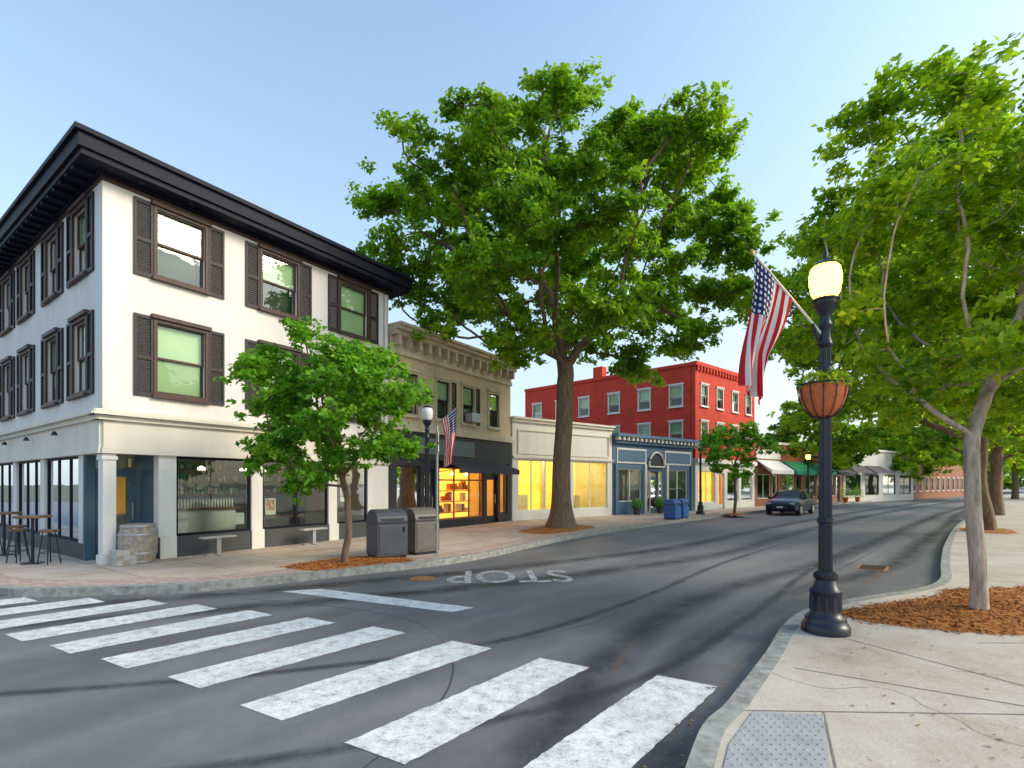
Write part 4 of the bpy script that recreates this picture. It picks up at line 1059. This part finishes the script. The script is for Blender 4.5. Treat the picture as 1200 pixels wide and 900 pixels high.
def plant_tuft(parent, c, r, h, n, ls, mat, seed=0):
    rng = np.random.default_rng(seed)
    V = []; Fc = []; lv = []
    for k in range(n):
        a = rng.uniform(0, 6.28); rr = r*math.sqrt(rng.random()); z = h*rng.random()*(1-0.5*(rr/r)**2)
        p = Vector((c[0]+rr*math.cos(a), c[1]+rr*math.sin(a), c[2]+z))
        d = Vector(rng.normal(0, 1, 3)).normalized()*ls*rng.uniform(.6, 1.3); s = d.cross(Vector(rng.normal(0, 1, 3))).normalized()*ls*0.35
        o = len(V); V += [p-d, p+s, p+d, p-s]; Fc.append((o, o+1, o+2, o+3)); lv.append(min(1, max(0, rng.normal(.5, .25))))
    o = mesh_obj("plants", V, Fc, mat, None)
    at = o.data.attributes.new("lv", 'FLOAT', 'FACE'); at.data.foreach_set("value", lv)
    o.parent = parent; o.matrix_parent_inverse = Matrix.Translation(-Vector(parent.location))
    return o
plant_tuft(T.e, (lx-0.04, ly-0.02, bz+0.33), 0.28, 0.22, 620, 0.035, LEAFB, 1)
FLOW = m_leaf("flower_petals", (0.5, 0.3, 0.02), (0.7, 0.5, 0.04), (0.8, 0.2, 0.3))
plant_tuft(T.e, (lx-0.04, ly-0.02, bz+0.40), 0.25, 0.12, 60, 0.02, FLOW, 2)
T = street_lamp(-2.42, 14.6, 4.0, lit=False)
flag(T, (-1.55, 14.4, 4.0), (-2.4, 14.6, 3.35), 1.55, 0.55, 1)
T.done()
for (x, y) in ((10.6, 28.8), (22.6, 25.2), (24, 41.5)):
    street_lamp(x, y, 4.2, lit=(x > 20)).done()

# ------------------------------------------------------------------ street furniture
def bin_(x, y, ang, mat, name="litter_bin", w=0.40, d=0.36, h=1.15):
    T = Thing(name, (x, y, SW)); F = Frame((x, y), (math.cos(ang), math.sin(ang)))
    prof = [(-d, 0.06), (-d, h*0.72)]
    for i in range(9):
        a = math.pi-math.pi*i/8
        prof.append((d*math.cos(a), h*0.76+math.sin(a)*h*0.22))
    prof += [(d, h*0.72), (d, 0.06)]
    n = len(prof); v = [F.P(u, p[0], SW+p[1]) for u in (-w, w) for p in prof]
    f = [tuple(range(n)), tuple(range(2*n-1, n-1, -1))]+[(i, (i+1) % n, n+(i+1) % n, n+i) for i in range(n)]
    T.add("body", mat, v, f, 0.02)
    T.box("plinth", IRON, F, -w+0.03, w-0.03, -d+0.03, d-0.03, SW, SW+0.07)
    T.box("seam", IRON, F, -w-0.006, w+0.006, -d-0.006, d+0.006, SW+h*0.70, SW+h*0.725)
    T.box("door_panel", mat, F, -w+0.05, w-0.05, d, d+0.014, SW+0.12, SW+h*0.66, 0.005)
    T.box("opening", DARKIN, F, -w+0.1, w-0.1, d-0.02, d+0.004, SW+h*0.745, SW+h*0.80)
    T.box("handle", IRON, F, w-0.12, w-0.09, d+0.014, d+0.04, SW+0.6, SW+0.72)
    T.done()
bin_(-2.92, 11.95, math.radians(35), BINM, w=0.37); bin_(-2.28, 12.7, math.radians(40), BINM2, w=0.34)
bin_(7.7, 24.6, math.radians(45), BLUEBIN, "recycling_bin", 0.3, 0.3, 1.0); bin_(8.4, 25.5, math.radians(45), BLUEBIN, "recycling_bin", 0.3, 0.3, 1.0)
bin_(27.6, 29.6, math.radians(45), BLUEBIN, "recycling_bin", 0.35, 0.35, 1.2)
T = Thing("parking_sign_post", (-1.74, 11.9, SW)); T.tube("post", STEEL, [(-1.74, 11.9, SW), (-1.74, 11.9, 3.2)], 0.03, 8)
FS = Frame((-1.74, 11.9), (-0.10, 1)); T.box("sign_plate", WHITEP, FS, -0.15, 0.15, 0.03, 0.036, 2.6, 3.05); T.box("sign_symbol", TERRA, FS, -0.08, 0.08, 0.037, 0.039, 2.75, 2.95); T.done()
T = Thing("wooden_barrel", (-8.12, 11.12, SW)); bc = (-8.12, 11.12, SW)
T.lathe("staves", OAKB, [(0.29, 0), (0.31, 0.04), (0.345, 0.2), (0.365, 0.42), (0.345, 0.64), (0.31, 0.80), (0.29, 0.84), (0.28, 0.83)], bc, 28, flute=0.012)
for z, r in ((0.03, 0.312), (0.2, 0.352), (0.6, 0.356), (0.78, 0.322)): T.lathe("iron_hoops", STEEL, [(r, z), (r+0.004, z+0.02), (r, z+0.045)], bc, 28)
T.done()
T = Thing("tiled_planter_box", (-8.3, 10.7, SW)); FS = Frame((-8.15, 10.55), (0.667, 1))
for i in range(3):
    for j in range(3):
        T.box("tiles_%d" % ((i+j) % 3), [CONC, OAKB, STEEL][(i+j) % 3], FS, i*0.12, i*0.12+0.115, 0.0, 0.012, SW+j*0.10+0.01, SW+j*0.10+0.105)
T.box("body", CONC, FS, 0, 0.355, -0.35, -0.001, SW, SW+0.32, 0.005); T.done()
F = Frame((-8.64, 10.8), (0.667, 1))
for u in (2.1, 4.7):
    T = Thing("street_bench", tuple(F.P(u, 0.55, SW)))
    T.box("seat", CONC, F, u-0.38, u+0.38, 0.40, 0.66, SW+0.42, SW+0.46, 0.01)
    T.box("leg", STEEL, F, u-0.05, u+0.05, 0.48, 0.58, SW+0.03, SW+0.419)
    T.box("foot_a", STEEL, F, u-0.30, u+0.30, 0.50, 0.56, SW, SW+0.028); T.box("foot_b", STEEL, F, u-0.03, u+0.03, 0.38, 0.70, SW+0.001, SW+0.027); T.done()
for (x, y) in ((-10.3, 11.0), (-12.2, 12.3)):
    T = Thing("cafe_table", (x, y, SW))
    T.lathe("top", WOODF, [(0.30, 0.98), (0.32, 0.99), (0.32, 1.03)], (x, y, SW), 20); T.lathe("stem", IRON, [(0.2, 0), (0.2, 0.02), (0.03, 0.04), (0.03, 0.979)], (x, y, SW), 12); T.done()
for (x, y) in ((-10.75, 11.15), (-9.9, 10.95), (-11.7, 12.1), (-12.8, 12.6)):
    T = Thing("bar_stool", (x, y, SW)); c = (x, y, SW)
    T.lathe("seat", WOODF, [(0.16, 0.68), (0.17, 0.70), (0.17, 0.73)], c, 16)
    for k in range(4):
        a = k*math.pi/2+0.6; T.tube("leg_%d" % k, IRON, [(x+math.cos(a)*0.1, y+math.sin(a)*0.1, SW+0.68), (x+math.cos(a)*0.19, y+math.sin(a)*0.19, SW)], 0.012, 6)
    T.tube("foot_ring", IRON, [(x+math.cos(a)*0.16, y+math.sin(a)*0.16, SW+0.25) for a in [2*math.pi*i/16 for i in range(17)]], 0.008, 5); T.done()
for i, (x, y) in enumerate(((6.9, 28.3), (8.6, 29.7), (22.5, 40.8), (30.5, 46.8), (32.8, 48.6))):
    T = Thing("potted_plant", (x, y, SW)); T.lathe("pot", GREYP if i < 2 else TERRA, [(0.16, 0), (0.2, 0.3), (0.24, 0.42), (0.24, 0.46), (0.2, 0.45)], (x, y, SW), 16)
    T.done(); plant_tuft(T.e, (x, y, SW+0.42), 0.3 if i < 2 else 0.5, 0.5 if i < 2 else 1.2, 500, 0.06, LEAFC, 30+i)

# ------------------------------------------------------------------ parked car
def car(x, y, ang, mat):
    T = Thing("parked_car", (x, y, 0))
    ca, sa = math.cos(ang), math.sin(ang)
    def W(px, py, pz): return Vector((x+px*ca-py*sa, y+px*sa+py*ca, pz))
    st = [(2.25, 0.42, 0.62, 0.64, 0.60, 0.62, 0.55), (2.15, 0.25, 0.70, 0.74, 0.80, 0.80, 0.70), (1.8, 0.2, 0.80, 0.88, 0.88, 0.86, 0.74), (1.2, 0.2, 0.88, 0.98, 0.90, 0.88, 0.74),
          (0.95, 0.2, 0.90, 1.02, 0.90, 0.89, 0.74), (0.35, 0.2, 0.93, 1.40, 0.90, 0.90, 0.62), (0.0, 0.2, 0.94, 1.47, 0.90, 0.90, 0.62), (-0.7, 0.2, 0.95, 1.49, 0.90, 0.90, 0.62), (-1.3, 0.2, 0.96, 1.42, 0.90, 0.90, 0.60),
          (-1.85, 0.22, 0.97, 1.12, 0.90, 0.88, 0.66), (-2.15, 0.26, 0.90, 1.0, 0.86, 0.84, 0.66), (-2.27, 0.4, 0.7, 0.75, 0.72, 0.72, 0.6)]
    V = []; body = []; glass = []
    for (sx, zb, zl, zt, hl, hb, ht) in st:
        zm = zb+(zl-zb)*0.5
        half = [(hl*0.9, zb), (hl, zb+0.08), (hl*1.01, zm), (hb, zl), (ht, zt-0.03), (ht*0.6, zt)]
        sec = [(-a, b) for a, b in half]+[(a, b) for a, b in reversed(half)]
        V += [W(sx, a, b) for a, b in sec]
    n = 12
    for i in range(len(st)-1):
        for k in range(n):
            f = (i*n+k, i*n+(k+1) % n, (i+1)*n+(k+1) % n, (i+1)*n+k)
            isg = (k in (3, 7) and 4 <= i <= 8) or (k in (4, 5, 6) and i in (4, 8))
            (glass if isg else body).append(f)
    body += [tuple(range(n)), tuple((len(st)-1)*n+k for k in range(n-1, -1, -1))]
    T.add("body", mat, V, body, 0, True); T.add("windows", CARG, V, glass, 0, True)
    for i in (4, 6, 8):
        for sgn in (-1, 1):
            s0 = st[i]; s1 = st[i+(1 if i == 4 else 0)]
            T.tube("pillars", mat, [W(s0[0], sgn*s0[5], s0[2]), W(s1[0], sgn*s1[6]*1.01, s1[3]-0.03)], 0.03, 6)
    R = Matrix.Rotation(ang, 3, 'Z') @ Matrix.Rotation(math.pi/2, 3, 'X')
    for wx in (1.4, -1.35):
        for sgn in (-1, 1):
            c = W(wx, sgn*0.82, 0.33)
            T.lathe("wheel_arches", BLACKP, [(0.38, -0.09), (0.38, 0.095)], c, 24, ax=R)
            T.lathe("tyres", RUB, [(0.22, -0.115), (0.31, -0.115), (0.33, -0.09), (0.33, 0.09), (0.31, 0.115), (0.22, 0.115)], c, 28, ax=R)
            T.lathe("rims", STEEL, [(0.05, -0.12), (0.215, -0.118), (0.215, 0.118), (0.05, 0.12)], c, 20, ax=R)
    FC = Frame((x, y), (ca, sa), flip=True)
    for sgn in (-1, 1):
        T.box("headlights", HEADL, FC, 2.02, 2.20, sgn*0.62-0.13, sgn*0.62+0.13, 0.60, 0.73, 0.03)
        T.box("tail_lights", TAILL, FC, -2.24, -2.1, sgn*0.66-0.13, sgn*0.66+0.13, 0.74, 0.88, 0.02)
        T.box("mirrors", mat, FC, 0.75, 0.92, sgn*0.98-0.09, sgn*0.98+0.09, 0.94, 1.08, 0.03)
    T.box("grille", BLACKP, FC, 2.10, 2.262, -0.42, 0.42, 0.36, 0.58, 0.02); T.box("number_plate", WHITEP, FC, 2.263, 2.275, -0.16, 0.16, 0.44, 0.54)
    T.done()
CARP = m_noise("dark_blue_car_paint", (0.012, 0.02, 0.04), 0.05, 2, 0.18, metal=0.3, bs=0)
CARG = m_noise("car_glass", (0.01, 0.012, 0.014), 0.05, 2, 0.05, bs=0)
RUB = m_noise("tyre_rubber", (0.015, 0.015, 0.015), 0.1, 10, 0.8)
HEADL = m_noise("headlight", (0.6, 0.62, 0.65), 0.05, 5, 0.1, bs=0); TAILL = m_noise("tail_light", (0.4, 0.01, 0.01), 0.05, 5, 0.2, bs=0)
car(17.2, 31.6, math.radians(227), CARP)

# ------------------------------------------------------------------ light & sky
W = bpy.data.worlds.new("World"); S.world = W; W.use_nodes = True
nt = W.node_tree; bg = nt.nodes["Background"]
sky = nt.nodes.new("ShaderNodeTexSky"); sky.sky_type = 'NISHITA'; sky.sun_disc = False
EL, AZ = math.radians(31), math.radians(97)   # azimuth clockwise from +Y
sky.sun_elevation = EL; sky.sun_rotation = AZ
sky.air_density = 1.0; sky.dust_density = 2.0; sky.ozone_density = 0.8
sd = Vector((math.sin(AZ)*math.cos(EL), math.cos(AZ)*math.cos(EL), math.sin(EL)))
# haze: a milky veil thickening toward the horizon, warmer on the sun's side
tc = N(nt, "ShaderNodeTexCoord"); sx = N(nt, "ShaderNodeSeparateXYZ"); nt.links.new(tc.outputs["Generated"], sx.inputs[0])
hz = ramp(nt, sx.outputs[2], [(0.0, (0.86, 0.86, 0.86)), (0.2, (0.64, 0.64, 0.64)), (0.42, (0.36, 0.36, 0.36)), (0.8, (0.10, 0.10, 0.10))])
dp = N(nt, "ShaderNodeVectorMath", operation='DOT_PRODUCT'); nt.links.new(tc.outputs["Generated"], dp.inputs[0])
dp.inputs[1].default_value = (math.sin(AZ), math.cos(AZ), 0.15)
wf = ramp(nt, dp.outputs["Value"], [(0.0, (0, 0, 0)), (0.7, (1, 1, 1))])
veilc = mix(nt, wf.outputs[0], (2.75, 3.0, 3.15), (3.7, 3.4, 2.85))
blue = mix(nt, 1.0, sky.outputs[0], (0.98, 1.22, 1.28), 'MULTIPLY')
veil = mix(nt, hz.outputs[0], blue, veilc)
nt.links.new(veil, bg.inputs[0]); bg.inputs[1].default_value = 0.295
sl = bpy.data.lights.new("sun", 'SUN'); sl.energy = 3.0; sl.angle = math.radians(22); sl.color = (1.0, 0.82, 0.61)
so_ = bpy.data.objects.new("sun", sl); COL.objects.link(so_)
so_.rotation_euler = (-sd).to_track_quat('-Z', 'Y').to_euler()

cam = bpy.data.cameras.new("camera"); co = bpy.data.objects.new("camera", cam); COL.objects.link(co)
co.location = (0, 0, 1.85); co.rotation_euler = (math.pi/2, 0, 0)
cam.lens = 18; cam.sensor_width = 36; cam.shift_y = 0.0975; cam.clip_start = 0.1; cam.clip_end = 3000
S.camera = co
S.view_settings.view_transform = 'Standard'; S.view_settings.look = 'None'; S.view_settings.exposure = 0
